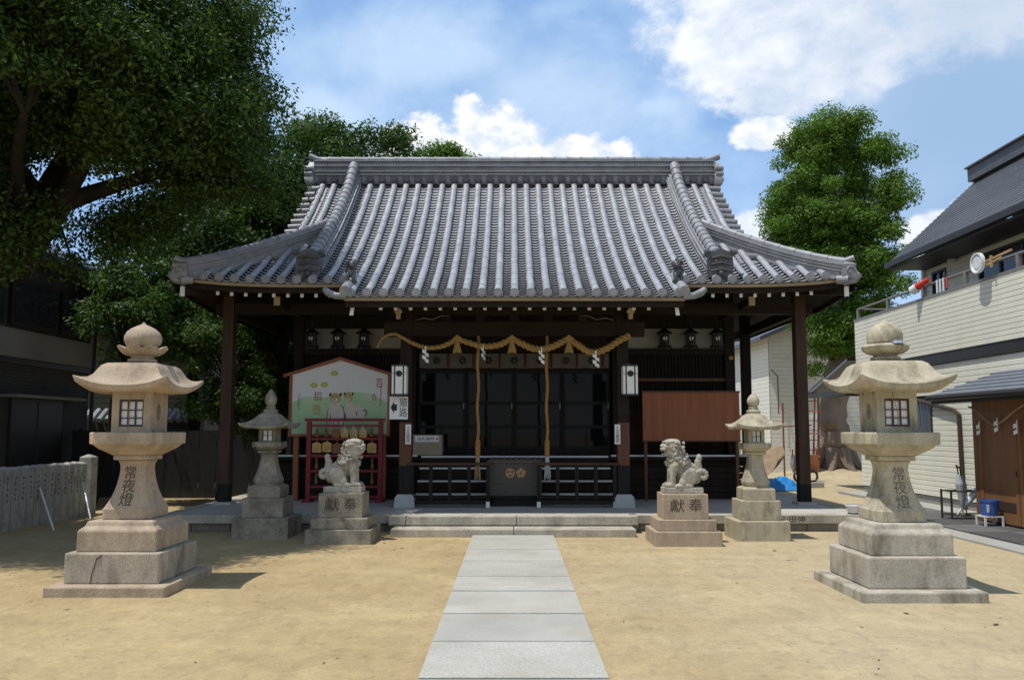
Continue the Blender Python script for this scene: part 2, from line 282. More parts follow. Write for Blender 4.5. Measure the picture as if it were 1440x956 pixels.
# ------------------------------------------------------------ mesh helpers
ROOT = {}
def root_of(o): return ROOT.get(o.name, Vector((0, 0, 0))) if o else Vector((0, 0, 0))
class MB:
    """collects shapes (in world coordinates) and links them as one mesh object"""
    def __init__(s): s.v = []; s.f = []; s.mi = []; s.mats = []; s.cur = 0
    def m(s, name):
        if name not in s.mats: s.mats.append(name)
        s.cur = s.mats.index(name); return s
    def add(s, vs_, fs):
        b = len(s.v); s.v += [tuple(q) for q in vs_]
        for f in fs: s.f.append([i + b for i in f]); s.mi.append(s.cur)
        return s
    def box(s, x0, x1, y0, y1, z0, z1):
        return s.add([(x0, y0, z0), (x1, y0, z0), (x1, y1, z0), (x0, y1, z0), (x0, y0, z1), (x1, y0, z1), (x1, y1, z1), (x0, y1, z1)],
                     [(3, 2, 1, 0), (4, 5, 6, 7), (0, 1, 5, 4), (1, 2, 6, 5), (2, 3, 7, 6), (3, 0, 4, 7)])
    def cbox(s, c, d): return s.box(c[0] - d[0] / 2, c[0] + d[0] / 2, c[1] - d[1] / 2, c[1] + d[1] / 2, c[2] - d[2] / 2, c[2] + d[2] / 2)
    def bar(s, a, b, wx, wz=None, up=(0, 0, 1)):
        a = Vector(a); b = Vector(b); d = (b - a).normalized(); u = Vector(up)
        if abs(d.dot(u)) > 0.98: u = Vector((1, 0, 0))
        sx = d.cross(u).normalized(); sz = sx.cross(d); wz = wz or wx
        vs_ = [p + sx * (i * wx / 2) + sz * (j * wz / 2) for p in (a, b) for i, j in ((-1, -1), (1, -1), (1, 1), (-1, 1))]
        return s.add(vs_, [(0, 1, 2, 3), (7, 6, 5, 4), (0, 4, 5, 1), (1, 5, 6, 2), (2, 6, 7, 3), (3, 7, 4, 0)])
    def tube(s, pts, rad, n=10, caps=True, twist=0.0, lobes=0, lamp=0.0):
        pts = [Vector(p) for p in pts]; k = len(pts)
        if not isinstance(rad, (list, tuple)): rad = [rad] * k
        base = len(s.v); prev = None; dist = 0
        for i, p in enumerate(pts):
            d = (pts[min(i + 1, k - 1)] - pts[max(i - 1, 0)]).normalized()
            if i: dist += (p - pts[i - 1]).length
            if prev is None:
                u = Vector((0, 0, 1)) if abs(d.z) < 0.9 else Vector((1, 0, 0)); x = d.cross(u).normalized()
            else: x = (prev - d * prev.dot(d)).normalized()
            prev = x; y = d.cross(x)
            for j in range(n):
                a = 2 * math.pi * j / n; r = rad[i]
                if lobes: r *= 1 + lamp * (abs(math.cos(lobes * (a - twist * dist) / 2)) - 0.6)
                s.v.append(tuple(p + (x * math.cos(a) + y * math.sin(a)) * r))
        for i in range(k - 1):
            for j in range(n):
                a = base + i * n + j; b = base + i * n + (j + 1) % n
                s.f.append([a, b, b + n, a + n]); s.mi.append(s.cur)
        if caps:
            s.f.append([base + j for j in range(n)][::-1]); s.mi.append(s.cur)
            s.f.append([base + (k - 1) * n + j for j in range(n)]); s.mi.append(s.cur)
        return s
    def lathe(s, prof, c, n=24, sq=0.0, a0=0.0):
        """profile (r, z) round a vertical axis at c"""
        base = len(s.v)
        for r, z in prof:
            for j in range(n):
                a = a0 + 2 * math.pi * j / n; s.v.append((c[0] + r * math.cos(a), c[1] + r * math.sin(a), c[2] + z))
        k = len(prof)
        for i in range(k - 1):
            for j in range(n):
                a = base + i * n + j; b = base + i * n + (j + 1) % n
                s.f.append([a, b, b + n, a + n]); s.mi.append(s.cur)
        s.f.append([base + j for j in range(n)][::-1]); s.mi.append(s.cur)
        s.f.append([base + (k - 1) * n + j for j in range(n)]); s.mi.append(s.cur)
        return s
    def loft(s, c, secs, cut=0.0):
        """stack of rectangles (hx, hy, z) with optionally cut corners round the axis c"""
        base = len(s.v); q = 8 if cut else 4
        for hx, hy, z in secs:
            if cut:
                k = cut; pts = [(-hx + k * hx, -hy), (hx - k * hx, -hy), (hx, -hy + k * hy), (hx, hy - k * hy), (hx - k * hx, hy), (-hx + k * hx, hy), (-hx, hy - k * hy), (-hx, -hy + k * hy)]
            else: pts = [(-hx, -hy), (hx, -hy), (hx, hy), (-hx, hy)]
            for x, y in pts: s.v.append((c[0] + x, c[1] + y, c[2] + z))
        for i in range(len(secs) - 1):
            for j in range(q):
                a = base + i * q + j; b = base + i * q + (j + 1) % q
                s.f.append([a, b, b + q, a + q]); s.mi.append(s.cur)
        s.f.append([base + j for j in range(q)][::-1]); s.mi.append(s.cur)
        s.f.append([base + (len(secs) - 1) * q + j for j in range(q)]); s.mi.append(s.cur)
        return s
    def prism(s, poly, y0, y1):
        """polygon in (x, z), extruded from y0 to y1"""
        n = len(poly); vs_ = [(x, y0, z) for x, z in poly] + [(x, y1, z) for x, z in poly]
        fs = [list(range(n)), list(range(2 * n - 1, n - 1, -1))] + [(i, i + n, (i + 1) % n + n, (i + 1) % n) for i in range(n)]
        return s.add(vs_, fs)
    def prism_x(s, poly, x0, x1):
        n = len(poly); vs_ = [(x0, y, z) for y, z in poly] + [(x1, y, z) for y, z in poly]
        fs = [list(range(n)), list(range(2 * n - 1, n - 1, -1))] + [(i, i + n, (i + 1) % n + n, (i + 1) % n) for i in range(n)]
        return s.add(vs_, fs)
    def disc(s, c, r, y0, y1, n=16):
        return s.prism([(c[0] + r * math.cos(2 * math.pi * i / n), c[1] + r * math.sin(2 * math.pi * i / n)) for i in range(n)], y0, y1)
    def ball(s, c, r, n=12, k=8, rot=None):
        rx, ry, rz = r if isinstance(r, (tuple, list)) else (r, r, r); base = len(s.v); c = Vector(c)
        for i in range(k + 1):
            t = math.pi * i / k
            for j in range(n):
                a = 2 * math.pi * j / n; p = Vector((rx * math.sin(t) * math.cos(a), ry * math.sin(t) * math.sin(a), rz * math.cos(t)))
                if rot: p = rot @ p
                s.v.append(tuple(c + p))
        for i in range(k):
            for j in range(n):
                a = base + i * n + j; b = base + i * n + (j + 1) % n
                s.f.append([a, a + n, b + n, b]); s.mi.append(s.cur)
        return s
    def grid(s, rows, flip=False):
        base = len(s.v); n = len(rows[0])
        for r in rows: s.v += [tuple(p) for p in r]
        for i in range(len(rows) - 1):
            for j in range(n - 1):
                a = base + i * n + j; f = [a, a + 1, a + n + 1, a + n]
                s.f.append(f[::-1] if flip else f); s.mi.append(s.cur)
        return s
    def build(s, name, material=None, parent=None, smooth=False, bevel=0.0, fix=True, ang=40):
        me = bpy.data.meshes.new(name); off = root_of(parent)
        me.from_pydata([(x - off.x, y - off.y, z - off.z) for x, y, z in s.v], [], s.f)
        names = s.mats or [material]
        for nm in names: me.materials.append(MATS[nm])
        if len(names) > 1: me.polygons.foreach_set('material_index', s.mi)
        if fix:
            bm = bmesh.new(); bm.from_mesh(me); bmesh.ops.recalc_face_normals(bm, faces=bm.faces); bm.to_mesh(me); bm.free()
        if smooth:
            me.polygons.foreach_set('use_smooth', [True] * len(me.polygons))
            me.set_sharp_from_angle(angle=R(ang))
        me.update()
        o = bpy.data.objects.new(name, me); COL.objects.link(o)
        if parent: o.parent = parent; ROOT[o.name] = off
        if bevel:
            b = o.modifiers.new('bevel', 'BEVEL'); b.width = bevel; b.segments = 2; b.limit_method = 'ANGLE'; b.angle_limit = R(35)
        return o
def tag(o, label=None, cat=None, group=None, kind=None):
    if label: o['label'] = label
    if cat: o['category'] = cat
    if group: o['group'] = group
    if kind: o['kind'] = kind
    return o
def thing(name, label, cat, loc=(0, 0, 0), group=None):
    o = bpy.data.objects.new(name, None); COL.objects.link(o); o.location = loc; o.empty_display_size = 0.2
    ROOT[o.name] = Vector(loc); return tag(o, label, cat, group)
def solo(mb, name, material, label, cat, group=None, **k):
    """a thing that is a single mesh: origin stays at the world origin"""
    return tag(mb.build(name, material, None, **k), label, cat, group)
def struct(mb, name, material, **k): return tag(mb.build(name, material, None, **k), kind='structure')
def copy_tree(o, parent=None):
    c = o.copy(); COL.objects.link(c); ROOT[c.name] = root_of(o)
    if parent: c.parent = parent
    for ch in o.children: copy_tree(ch, c)
    return c
def text(s_, size, material, parent, name, loc, rot=(90, 0, 0), vertical=False, sx=1.0, ext=0.001, fit=None, warp=None, pitch=0.95):
    """lettering turned into a mesh; centred on loc. fit = (width, height) stretches it to that box"""
    cu = bpy.data.curves.new('lettering', 'FONT'); cu.body = '\n'.join(s_) if vertical else s_
    cu.size = 1; cu.align_x = 'CENTER'; cu.space_line = pitch; cu.extrude = ext / size; cu.resolution_u = 3
    ob = bpy.data.objects.new('lettering', cu); COL.objects.link(ob)
    me = bpy.data.meshes.new_from_object(ob.evaluated_get(bpy.context.evaluated_depsgraph_get()))
    COL.objects.unlink(ob); bpy.data.objects.remove(ob); bpy.data.curves.remove(cu)
    n = len(me.vertices); a = np.empty(n * 3); me.vertices.foreach_get('co', a); a = a.reshape(-1, 3)
    lo = a.min(0); hi = a.max(0); ce = (lo + hi) / 2; a[:, :2] -= ce[:2]
    if fit: a[:, 0] *= fit[0] / (hi[0] - lo[0]); a[:, 1] *= fit[1] / (hi[1] - lo[1]); a[:, 2] *= size
    else: a *= size; a[:, 0] *= sx
    M3 = np.array(Matrix.Rotation(R(rot[2]), 3, 'Z') @ Matrix.Rotation(R(rot[0]), 3, 'X')); a = a @ M3.T
    a += np.array(loc)
    if warp: a = np.array([warp(*p) for p in a])
    a -= np.array(root_of(parent))
    me.vertices.foreach_set('co', a.ravel()); me.name = name
    me.materials.clear(); me.materials.append(MATS[material]); me.update()
    o = bpy.data.objects.new(name, me); COL.objects.link(o); o.parent = parent; ROOT[o.name] = root_of(parent); return o
# ------------------------------------------------------------ ground, path, platform
rnd = random.Random(5)
g = MB()
nx, ny = 60, 60
xs = [-60 + 120 * i / nx for i in range(nx + 1)]; ys = [-12 + 72 * i / ny for i in range(ny + 1)]
def gz(x, y):
    z = 0.0
    d = math.hypot((x - 10.9) / 2.6, (y - 27.3) / 2.2)      # low mound round the roots of the camphor tree
    if d < 1: z += 0.34 * (1 - d * d) ** 1.5
    return z
xs = sorted(set([-400, -150] + xs + [8 + 0.3 * i for i in range(20)] + [150, 400])); ys = sorted(set([-150, -40] + ys + [24.5 + 0.3 * i for i in range(20)] + [150, 600]))
g.grid([[(x, y, gz(x, y)) for x in xs] for y in ys])
struct(g, 'ground', 'sand', smooth=True)

edges = [12.10, 11.55, 10.66, 9.745, 8.74, 7.955, 7.0, 6.095, 5.2, 4.25, 3.3, 2.4, 1.4, 0.4, -0.6, -1.6]
p = MB(); prng = random.Random(3)
for a, b in zip(edges[:-1], edges[1:]):
    t = prng.uniform(0, 0.003)
    h_ = (a - b) / 2 - 0.018; p.loft((0.006, (a + b) / 2, 0), [(0.606, h_, -0.05), (0.606, h_, 0.030 + t), (0.602, h_ - 0.004, 0.034 + t)])
struct(p, 'path', 'path_slab')
struct(MB().box(-0.60, 0.612, -1.6, 12.09, -0.05, 0.008), 'path_bedding', 'soil')

pf = thing('stone_platform', 'wide low platform of grey kerb stones carrying the shrine hall', 'stone platform', (0.05, 12.4, 0))
PZ = 0.262
m = MB().box(-5.45, 5.53, 12.95, 22.3, 0.05, PZ - 0.004); m.box(-1.75, 1.85, 12.75, 12.95, 0.05, PZ - 0.004)
m.build('floor', 'floor_stone', pf)
def kerb_run(mb, x0, x1, y, z0, z1, th, lens, gap=0.008, lip=0):
    x = x0; i = 0
    while x < x1 - 0.05:
        l = min(lens[i % len(lens)], x1 - x); i += 1
        if x1 - (x + l) < 0.35: l = x1 - x
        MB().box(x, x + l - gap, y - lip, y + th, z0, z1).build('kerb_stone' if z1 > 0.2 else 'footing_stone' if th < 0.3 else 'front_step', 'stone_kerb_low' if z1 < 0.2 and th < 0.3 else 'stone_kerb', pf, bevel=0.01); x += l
m = MB(); low = MB()
kerb_run(m, -5.62, -1.93, 12.74, 0.125, PZ, 0.24, [1.5, 1.25, 0.94])
kerb_run(m, 1.96, 5.72, 12.74, 0.125, PZ, 0.24, [0.6, 1.5, 1.6])
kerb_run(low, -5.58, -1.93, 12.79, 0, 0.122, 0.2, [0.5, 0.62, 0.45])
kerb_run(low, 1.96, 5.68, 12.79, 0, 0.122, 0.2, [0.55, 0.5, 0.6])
for xx in (-5.62, 5.48):
    y = 12.975
    while y < 22.3: MB().box(xx, xx + 0.24, y, min(y + 1.6, 22.3) - 0.008, 0.125, PZ).build('kerb_stone', 'stone_kerb', pf, bevel=0.01); y += 1.6
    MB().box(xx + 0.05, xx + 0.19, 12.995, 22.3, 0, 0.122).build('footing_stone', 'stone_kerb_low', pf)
m = MB(); kerb_run(m, -1.925, 1.955, 12.52, 0.125, PZ, 0.24, [0.27, 1.72, 1.62, 0.3])
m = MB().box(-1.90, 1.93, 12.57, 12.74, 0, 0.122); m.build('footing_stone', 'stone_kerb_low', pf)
m = MB(); kerb_run(m, -1.83, 1.86, 12.10, 0, 0.113, 0.415, [1.85, 1.85])
text('山田伸', 0.11, 'ink_stone', pf, 'inscription', (4.42, 12.7385, 0.195), ext=0.0006, sx=1.25)

# ------------------------------------------------------------ the hall
hall = thing('shrine_hall', 'wooden shrine hall under a curved grey tiled hip and gable roof', 'shrine hall', (0.03, 16, 0))
_t = np.array([(12.536, 3.834), (13.33, 4.231), (14.39, 4.881), (15.281, 5.511), (16.129, 6.191), (17.006, 6.99)])
_c = np.polyfit(_t[:, 0] - 15, _t[:, 1], 3)
CX = 0.03; S = 0.2615; YE = 13.22; YK = 12.55; YR = 17.2; VX = 4.25; EX = 5.77
def F(y): return float(np.polyval(_c, y - 15))
def up(x, y):
    a = abs(x - CX) - 3.3
    if a <= 0: return 0.0
    return 0.15 * (a / 2.5) ** 3.0 * max(0.0, 1 - (y - 13.1) / 1.7)
def yhip(x): return 13.14 + 0.97 * (5.70 - abs(x - CX))
def Z(x, y): return F(y) + up(x, y)
roof = MB(); roof.m('roof_tile')
def half_tile(mb, x, y0, y1, r0, r1, zf, n=7, dz=-0.066):
    vs_ = []; jx, jz = rnd.uniform(-0.004, 0.004), rnd.uniform(-0.004, 0.004)
    for y, r in ((y0, r0), (y1, r1)):
        for j in range(n):
            a = math.pi * j / (n - 1); vs_.append((x + jx + r * math.cos(a), y, zf(x, y) + dz + jz + r * math.sin(a)))
    mb.add(vs_, [(j, j + 1, j + 1 + n, j + n) for j in range(n - 1)])
    if mb is roof: mb.add(vs_[:n], [tuple(range(n))])
def ysteps(y0, y1, l):
    out = [y0]
    while out[-1] < y1 - 1e-6:
        y = out[-1]; sl = (F(y + 0.01) - F(y)) / 0.01; out.append(min(y1, y + l / math.hypot(1, sl)))
    if len(out) > 2 and out[-1] - out[-2] < 0.03: out.pop(-2)
    return out
DISCS = []
for k in range(-22, 23):
    x = CX + k * S; ax = abs(k * S)
    y0 = YK if abs(k) <= 10 else YE
    if ax > EX - 0.12: continue
    y1 = 17.05 if ax <= VX else yhip(x) + 0.1
    st = ysteps(y0, y1, 0.30)
    for a, b in zip(st[:-1], st[1:]): half_tile(roof, x, a, b + 0.012, 0.064, 0.059, Z)
    if y1 > 17:      # back slope, mirrored about the ridge
        st = ysteps(YE, 17.05, 0.6)
        for a, b in zip(st[:-1], st[1:]): half_tile(roof, x, 2 * YR - a, 2 * YR - b, 0.068, 0.063, lambda xx, yy: Z(xx, 2 * YR - yy))
    # round end disc with a raised rim
    zc = Z(x, y0) - 0.066
    disc = MB(); disc.disc((x, zc), 0.074, y0 - 0.022, y0 + 0.03, 18); disc.disc((x, zc), 0.050, y0 - 0.030, y0 - 0.018, 14); DISCS.append(disc)
for k in range(-23, 23):
    xa = CX + k * S; xb = xa + S; mid = abs(xa + S / 2 - CX)
    if mid > EX - 0.1: continue
    y0 = YK if -10 <= k < 10 else YE
    y1 = 17.05 if mid <= VX else yhip(xa + S / 2) + 0.12
    st = ysteps(y0 - 0.015, y1, 0.128)
    for a, b in zip(st[:-1], st[1:]):
        rows = []
        for y, dz in ((a + 0.10, -0.20), (a + 0.095, -0.116), (a, -0.095), (a, -0.087), (b + 0.10, -0.178)):
            rows.append([(xa + 0.035 + (S - 0.07) * t / 5, y, Z(xa + S * t / 5, y) + dz - 0.03 * (1 - (2 * t / 5 - 1) ** 2)) for t in range(6)])
        roof.grid(rows)
    if mid <= VX:
        ys_ = [YE + (17.05 - YE) * i / 8 for i in range(9)]
        roof.grid([[(xx, 2 * YR - y, Z(xx, y) - 0.12) for xx in (xa, xb)] for y in ys_])
for s in (-1, 1):         # side slopes: eave sheet and tile rows running down to the side
    rows = []
    for i in range(9):
        ax = VX - 0.3 + (EX - VX + 0.3) * i / 8
        yh = yhip(CX + ax)
        rows.append([(CX + s * ax, y, F(13.14 + 0.97 * max(0, 5.70 - ax)) - 0.12 + up(CX + ax, min(y, 2 * YR - y))) for y in [yh + (2 * YR - 2 * yh) * j / 14 for j in range(15)]])
    roof.grid(rows)
    n_r = 31
    for j in range(n_r):
        y = 13.35 + (2 * YR - 26.7) * j / (n_r - 1)
        yy = min(y, 2 * YR - y); ax0 = max(VX - 0.2, 5.70 - (yy - 13.14) / 0.97)
        if EX - ax0 < 0.1: continue
        pts = [(CX + s * ax, y, F(13.14 + 0.97 * max(0, 5.70 - ax)) - 0.09 + up(CX + ax, yy)) for ax in (EX, (EX + ax0) / 2, ax0)]
        roof.tube(pts, 0.066, 8)
    for yb in (0, 1):     # back corner triangles
        rows = []
        for i in range(7):
            ax = VX + (EX - VX) * i / 6; yh = yhip(CX + ax)
            rows.append([(CX + s * ax, (2 * YR - y), Z(CX + ax, y) - 0.12) for y in (13.15, (13.15 + yh) / 2, yh + 0.05)])
        if yb: roof.grid(rows)
roof_o = roof.build('tiled_roof', 'roof_tile', hall, smooth=True, fix=False, ang=50)
for disc in DISCS: disc.build('eave_end_tile', 'ridge_tile', roof_o, smooth=True)

def sweep(mb, pts, layers):
    """layered ridge: each layer (half width, low, high) above the path"""
    pts = [Vector(q) for q in pts]
    for hw, lo, hi in layers:
        rows = []
        for i, q in enumerate(pts):
            d = pts[min(i + 1, len(pts) - 1)] - pts[max(i - 1, 0)]; d.z = 0; d.normalize(); sx = Vector((d.y, -d.x, 0))
            rows.append([q + sx * a + Vector((0, 0, b)) for a, b in ((-hw, lo), (-hw, hi), (hw, hi), (hw, lo), (-hw, lo))])
        mb.grid(rows)
        mb.add(rows[0][:4], [(3, 2, 1, 0)]); mb.add(rows[-1][:4], [(0, 1, 2, 3)])
def caps(mb, pts, r, l, dz):
    """overlapping round cap tiles along a path"""
    pts = [Vector(q) + Vector((0, 0, dz)) for q in pts]
    seg = [(pts[i + 1] - pts[i]).length for i in range(len(pts) - 1)]; tot = sum(seg)
    def at(s_):
        for i, q in enumerate(seg):
            if s_ <= q or i == len(seg) - 1: return pts[i].lerp(pts[i + 1], max(0, s_ / q))
            s_ -= q
    n = max(1, round(tot / l))
    for i in range(n):
        a = at(tot * i / n); b = at(min(tot, tot * (i + 1) / n + 0.02))
        mb.tube([a, a.lerp(b, 0.5), b], [r * 0.9, r * 0.95, r * 1.06], 14)
# main ridge
rb = MB(); rb.m('ridge_tile')
zb = F(17.0) - 0.02; RS = 1.14
X0, X1 = CX - 4.40, CX + 4.40
for hw, lo, hi in ((0.19, 0.0, 0.15), (0.235, 0.15, 0.175), (0.17, 0.175, 0.215), (0.225, 0.215, 0.245), (0.155, 0.245, 0.33), (0.205, 0.33, 0.35), (0.145, 0.35, 0.43), (0.195, 0.43, 0.455), (0.15, 0.455, 0.475)):
    rb.box(X0, X1, YR - hw, YR + hw, zb + lo * RS, zb + hi * RS)
for i in range(140):
    x = X0 + 0.03 + (X1 - X0 - 0.06) * i / 139
    rb.tube([(x, YR - 0.185, zb + 0.375 * RS), (x, YR + 0.185, zb + 0.375 * RS)], 0.030, 8)
for i in range(30):
    a = X0 + (X1 - X0) * i / 30
    rb.tube([(a, YR, zb + 0.505 * RS), (a + (X1 - X0) / 30, YR, zb + 0.505 * RS)], [0.078, 0.070], 12)
    rb.tube([(a, YR, zb + 0.505 * RS), (a + 0.03, YR, zb + 0.505 * RS)], 0.086, 12)
rb.build('main_ridge', 'ridge_tile', roof_o, smooth=True)
md = MB(); md.m('roof_tile_dark')
for k in range(-16, 17):
    x = CX + k * S
    q = MB(); q.disc((x, zb + 0.075), 0.083, YR - 0.245, YR - 0.18, 18); q.disc((x, zb + 0.075), 0.058, YR - 0.255, YR - 0.24, 14); q.build('ridge_medallion', 'roof_tile_dark', roof_o, smooth=True)
md.box(X0 + 0.05, X1 - 0.05, YR - 0.215, YR - 0.185, zb - 0.03, zb + 0.02)
md.build('ridge_base', 'roof_tile_dark', roof_o)
for s in (-1, 1):
    e = MB(); x = CX + s * 4.40
    e.loft((x + s * 0.05, YR, zb - 0.05), [(0.08, 0.30, 0), (0.08, 0.32, 0.12), (0.07, 0.24, 0.26), (0.07, 0.26, 0.36), (0.06, 0.2, 0.46), (0.05, 0.14, 0.54)])
    for q in (0.06, 0.19, 0.31): e.tube([(x + s * 0.0, YR - 0.26, zb + q), (x + s * 0.16, YR - 0.26, zb + q)], 0.055, 12)
    e.tube([(x - s * 0.25, YR - 0.03, zb + 0.55), (x - s * 0.05, YR - 0.03, zb + 0.58), (x + s * 0.13, YR - 0.03, zb + 0.655)], [0.05, 0.07, 0.075], 12)
    e.build('ridge_end_tile', 'ridge_tile', roof_o, smooth=True)
    # descending ridges, front
    xd = CX + s * 3.50
    pts = [(xd, y, F(y)) for y in [16.98 - (16.98 - 13.42) * i / 14 for i in range(15)]]
    hts = lambda y: 0.30
    d = MB(); sweep(d, pts, [(0.155, -0.1, 0.05), (0.185, 0.05, 0.075), (0.14, 0.075, 0.12), (0.165, 0.12, 0.142), (0.125, 0.142, 0.2)])
    caps(d, [(a, b - 0.0, c + 0.235 + 0.16 * max(0, (b - 16.4) / 0.6)) for a, b, c in pts], 0.108, 0.215, 0)
    d.build('descending_ridge', 'ridge_tile', roof_o, smooth=True)
    for sb in (0, ):
        back = MB(); bp = [(a, 2 * YR - b, c) for a, b, c in pts]
        sweep(back, bp, [(0.15, -0.1, 0.2)]); caps(back, bp, 0.105, 0.4, 0.225); back.build('descending_ridge', 'ridge_tile', roof_o, smooth=True)
    # demon-face end tile of the descending ridge
    o = MB(); zc = F(13.38) + 0.10
    pl = [(-0.19, -0.19), (0.19, -0.19), (0.215, -0.02), (0.20, 0.16), (0.27, 0.20), (0.25, 0.27), (0.14, 0.25), (0.0, 0.30), (-0.14, 0.25), (-0.25, 0.27), (-0.27, 0.20), (-0.20, 0.16), (-0.215, -0.02)]
    o.prism([(xd + a, zc + b) for a, b in pl], 13.30, 13.44)
    for q in (-0.09, 0.02, 0.13): o.tube([(xd - 0.17, 13.30, zc + q), (xd, 13.27, zc + q + 0.035), (xd + 0.17, 13.30, zc + q)], 0.024, 8)
    o.ball((xd, 13.29, zc - 0.13), (0.06, 0.05, 0.06)); o.ball((xd - 0.08, 13.29, zc + 0.07), 0.032); o.ball((xd + 0.08, 13.29, zc + 0.07), 0.032)
    for ss in (-1, 1): o.tube([(xd + ss * 0.18, 13.30, zc + 0.235), (xd + ss * 0.27, 13.30, zc + 0.235)], 0.045, 10)
    o.box(xd - 0.13, xd + 0.13, 13.33, 13.5, zc - 0.32, zc - 0.18)
    o.build('demon_face_tile', 'roof_tile_dark', roof_o, smooth=True)
    # hip ridges
    for bk in (0, 1):
        h = MB(); hp = []
        for i in range(13):
            ax = 3.56 + (5.58 - 3.56) * i / 12; y = yhip(CX + ax); z = Z(CX + ax, y) - 0.02 - 0.07 * (i / 12) ** 2
            hp.append((CX + s * ax, 2 * YR - y if bk else y, z))
        sweep(h, hp, [(0.12, -0.12, 0.03), (0.15, 0.03, 0.048), (0.115, 0.048, 0.085), (0.14, 0.085, 0.103), (0.105, 0.103, 0.14), (0.13, 0.14, 0.158), (0.09, 0.158, 0.2)])
        caps(h, hp, 0.066, 0.30, 0.215)
        h.build('hip_ridge', 'ridge_tile', roof_o, smooth=True)
        c = MB(); q = Vector(hp[-1]); sg = -1 if not bk else 1
        c.loft((q.x + s * 0.02, q.y + sg * 0.02, q.z - 0.09), [(0.12, 0.12, 0), (0.13, 0.13, 0.10), (0.105, 0.105, 0.19), (0.12, 0.12, 0.24), (0.05, 0.05, 0.29)])
        for ph in (0, 1):
            sp = [(q.x + s * 0.02 + (0.10 - 0.012 * i) * math.cos(i * 0.75) * 0.9, q.y + sg * 0.145, q.z + 0.03 + (0.10 - 0.012 * i) * math.sin(i * 0.75)) for i in range(8)]
            if ph == 0: c.tube(sp, 0.02, 6)
        c.tube([(q.x - s * 0.02, q.y, q.z + 0.21), (q.x + s * 0.13, q.y + sg * 0.08, q.z + 0.265)], [0.06, 0.05], 10)
        c.tube([(q.x - s * 0.16, q.y + sg * 0.03, q.z - 0.10), (q.x + s * 0.0, q.y + sg * 0.12, q.z - 0.12)], [0.075, 0.08], 12)
        c.tube([(q.x - s * 0.05, q.y + sg * 0.02, q.z - 0.14), (q.x + s * 0.11, q.y + sg * 0.06, q.z - 0.10), (q.x + s * 0.20, q.y + sg * 0.09, q.z - 0.01)], [0.06, 0.075, 0.06], 10)
        c.build('corner_tile', 'ridge_tile', roof_o, smooth=True)
    # round verge tiles on the gable edge
    v = MB(); y = 14.25
    while y < 17.0:
        for yy in (y, 2 * YR - y): v.tube([(CX + s * 4.20, yy, F(y) - 0.05), (CX + s * 4.46, yy, F(y) - 0.07)], [0.06, 0.066], 12)
        y += 0.20
    vp = [(CX + s * 4.22, y, F(y) - 0.16) for y in [14.1 + 2.9 * i / 8 for i in range(9)]]
    sweep(v, vp, [(0.16, -0.05, 0.05)]); sweep(v, [(a, 2 * YR - b, c) for a, b, c in vp], [(0.16, -0.05, 0.05)])
    v.build('verge_tile', 'ridge_tile', roof_o, smooth=True)
    # corner of the porch roof: big round tile with a flared wing, guardian figure above
    q = MB(); xk = CX + s * 2.70; zk = F(YK) - 0.05
    kp = [(xk, y, F(y) + 0.0) for y in (12.6, 12.9, 13.25)]
    sweep(q, kp, [(0.10, -0.16, -0.03)]); q.tube([(xk, 12.50, zk), (xk, 13.3, F(13.3) - 0.03)], [0.088, 0.075], 14)
    q.tube([(xk - s * 0.02, 12.58, zk - 0.07), (xk + s * 0.16, 12.60, zk - 0.06), (xk + s * 0.30, 12.62, zk - 0.0), (xk + s * 0.36, 12.63, zk + 0.06)], [0.06, 0.055, 0.06, 0.04], 12)
    q.build('corner_tile', 'ridge_tile', roof_o, smooth=True)
    f = MB(); gx = CX + s * 2.665; gy = 12.86; gzv = F(12.86) - 0.02
    f.ball((gx, gy, gzv + 0.05), (0.09, 0.11, 0.06), 10, 6); f.ball((gx, gy, gzv + 0.17), (0.075, 0.08, 0.12), 10, 6)
    f.ball((gx - s * 0.02, gy - 0.04, gzv + 0.31), (0.075, 0.08, 0.075), 10, 6); f.ball((gx - s * 0.02, gy - 0.11, gzv + 0.285), (0.04, 0.04, 0.035), 8, 6)
    for i in range(7):
        a = i * 0.9; f.ball((gx + 0.075 * math.cos(a), gy + 0.04 * math.sin(a), gzv + 0.36 + 0.035 * math.sin(a * 1.7)), 0.03, 8, 5)
    f.tube([(gx + s * 0.03, gy + 0.05, gzv + 0.1), (gx + s * 0.10, gy + 0.06, gzv + 0.22), (gx + s * 0.05, gy + 0.05, gzv + 0.34)], [0.035, 0.03, 0.02], 8)
    f.ball((gx - 0.05, gy - 0.09, gzv + 0.09), (0.03, 0.035, 0.09), 8, 5); f.ball((gx + 0.05, gy - 0.09, gzv + 0.09), (0.03, 0.035, 0.09), 8, 5)
    f.build('guardian_figure', 'roof_tile_dark', roof_o, smooth=True)
    # gable wall
    gw = MB(); pts = [(y, F(y) - 0.2) for y in (13.9, 14.8, 15.7, 16.6, 17.1)]
    gw.prism_x(pts + [(2 * YR - a, b) for a, b in pts[::-1]] + [(2 * YR - 13.9, 4.2), (13.9, 4.2)], CX + s * 3.98, CX + s * 4.06)
    gw.build('gable_wall', 'wood_dark', hall)

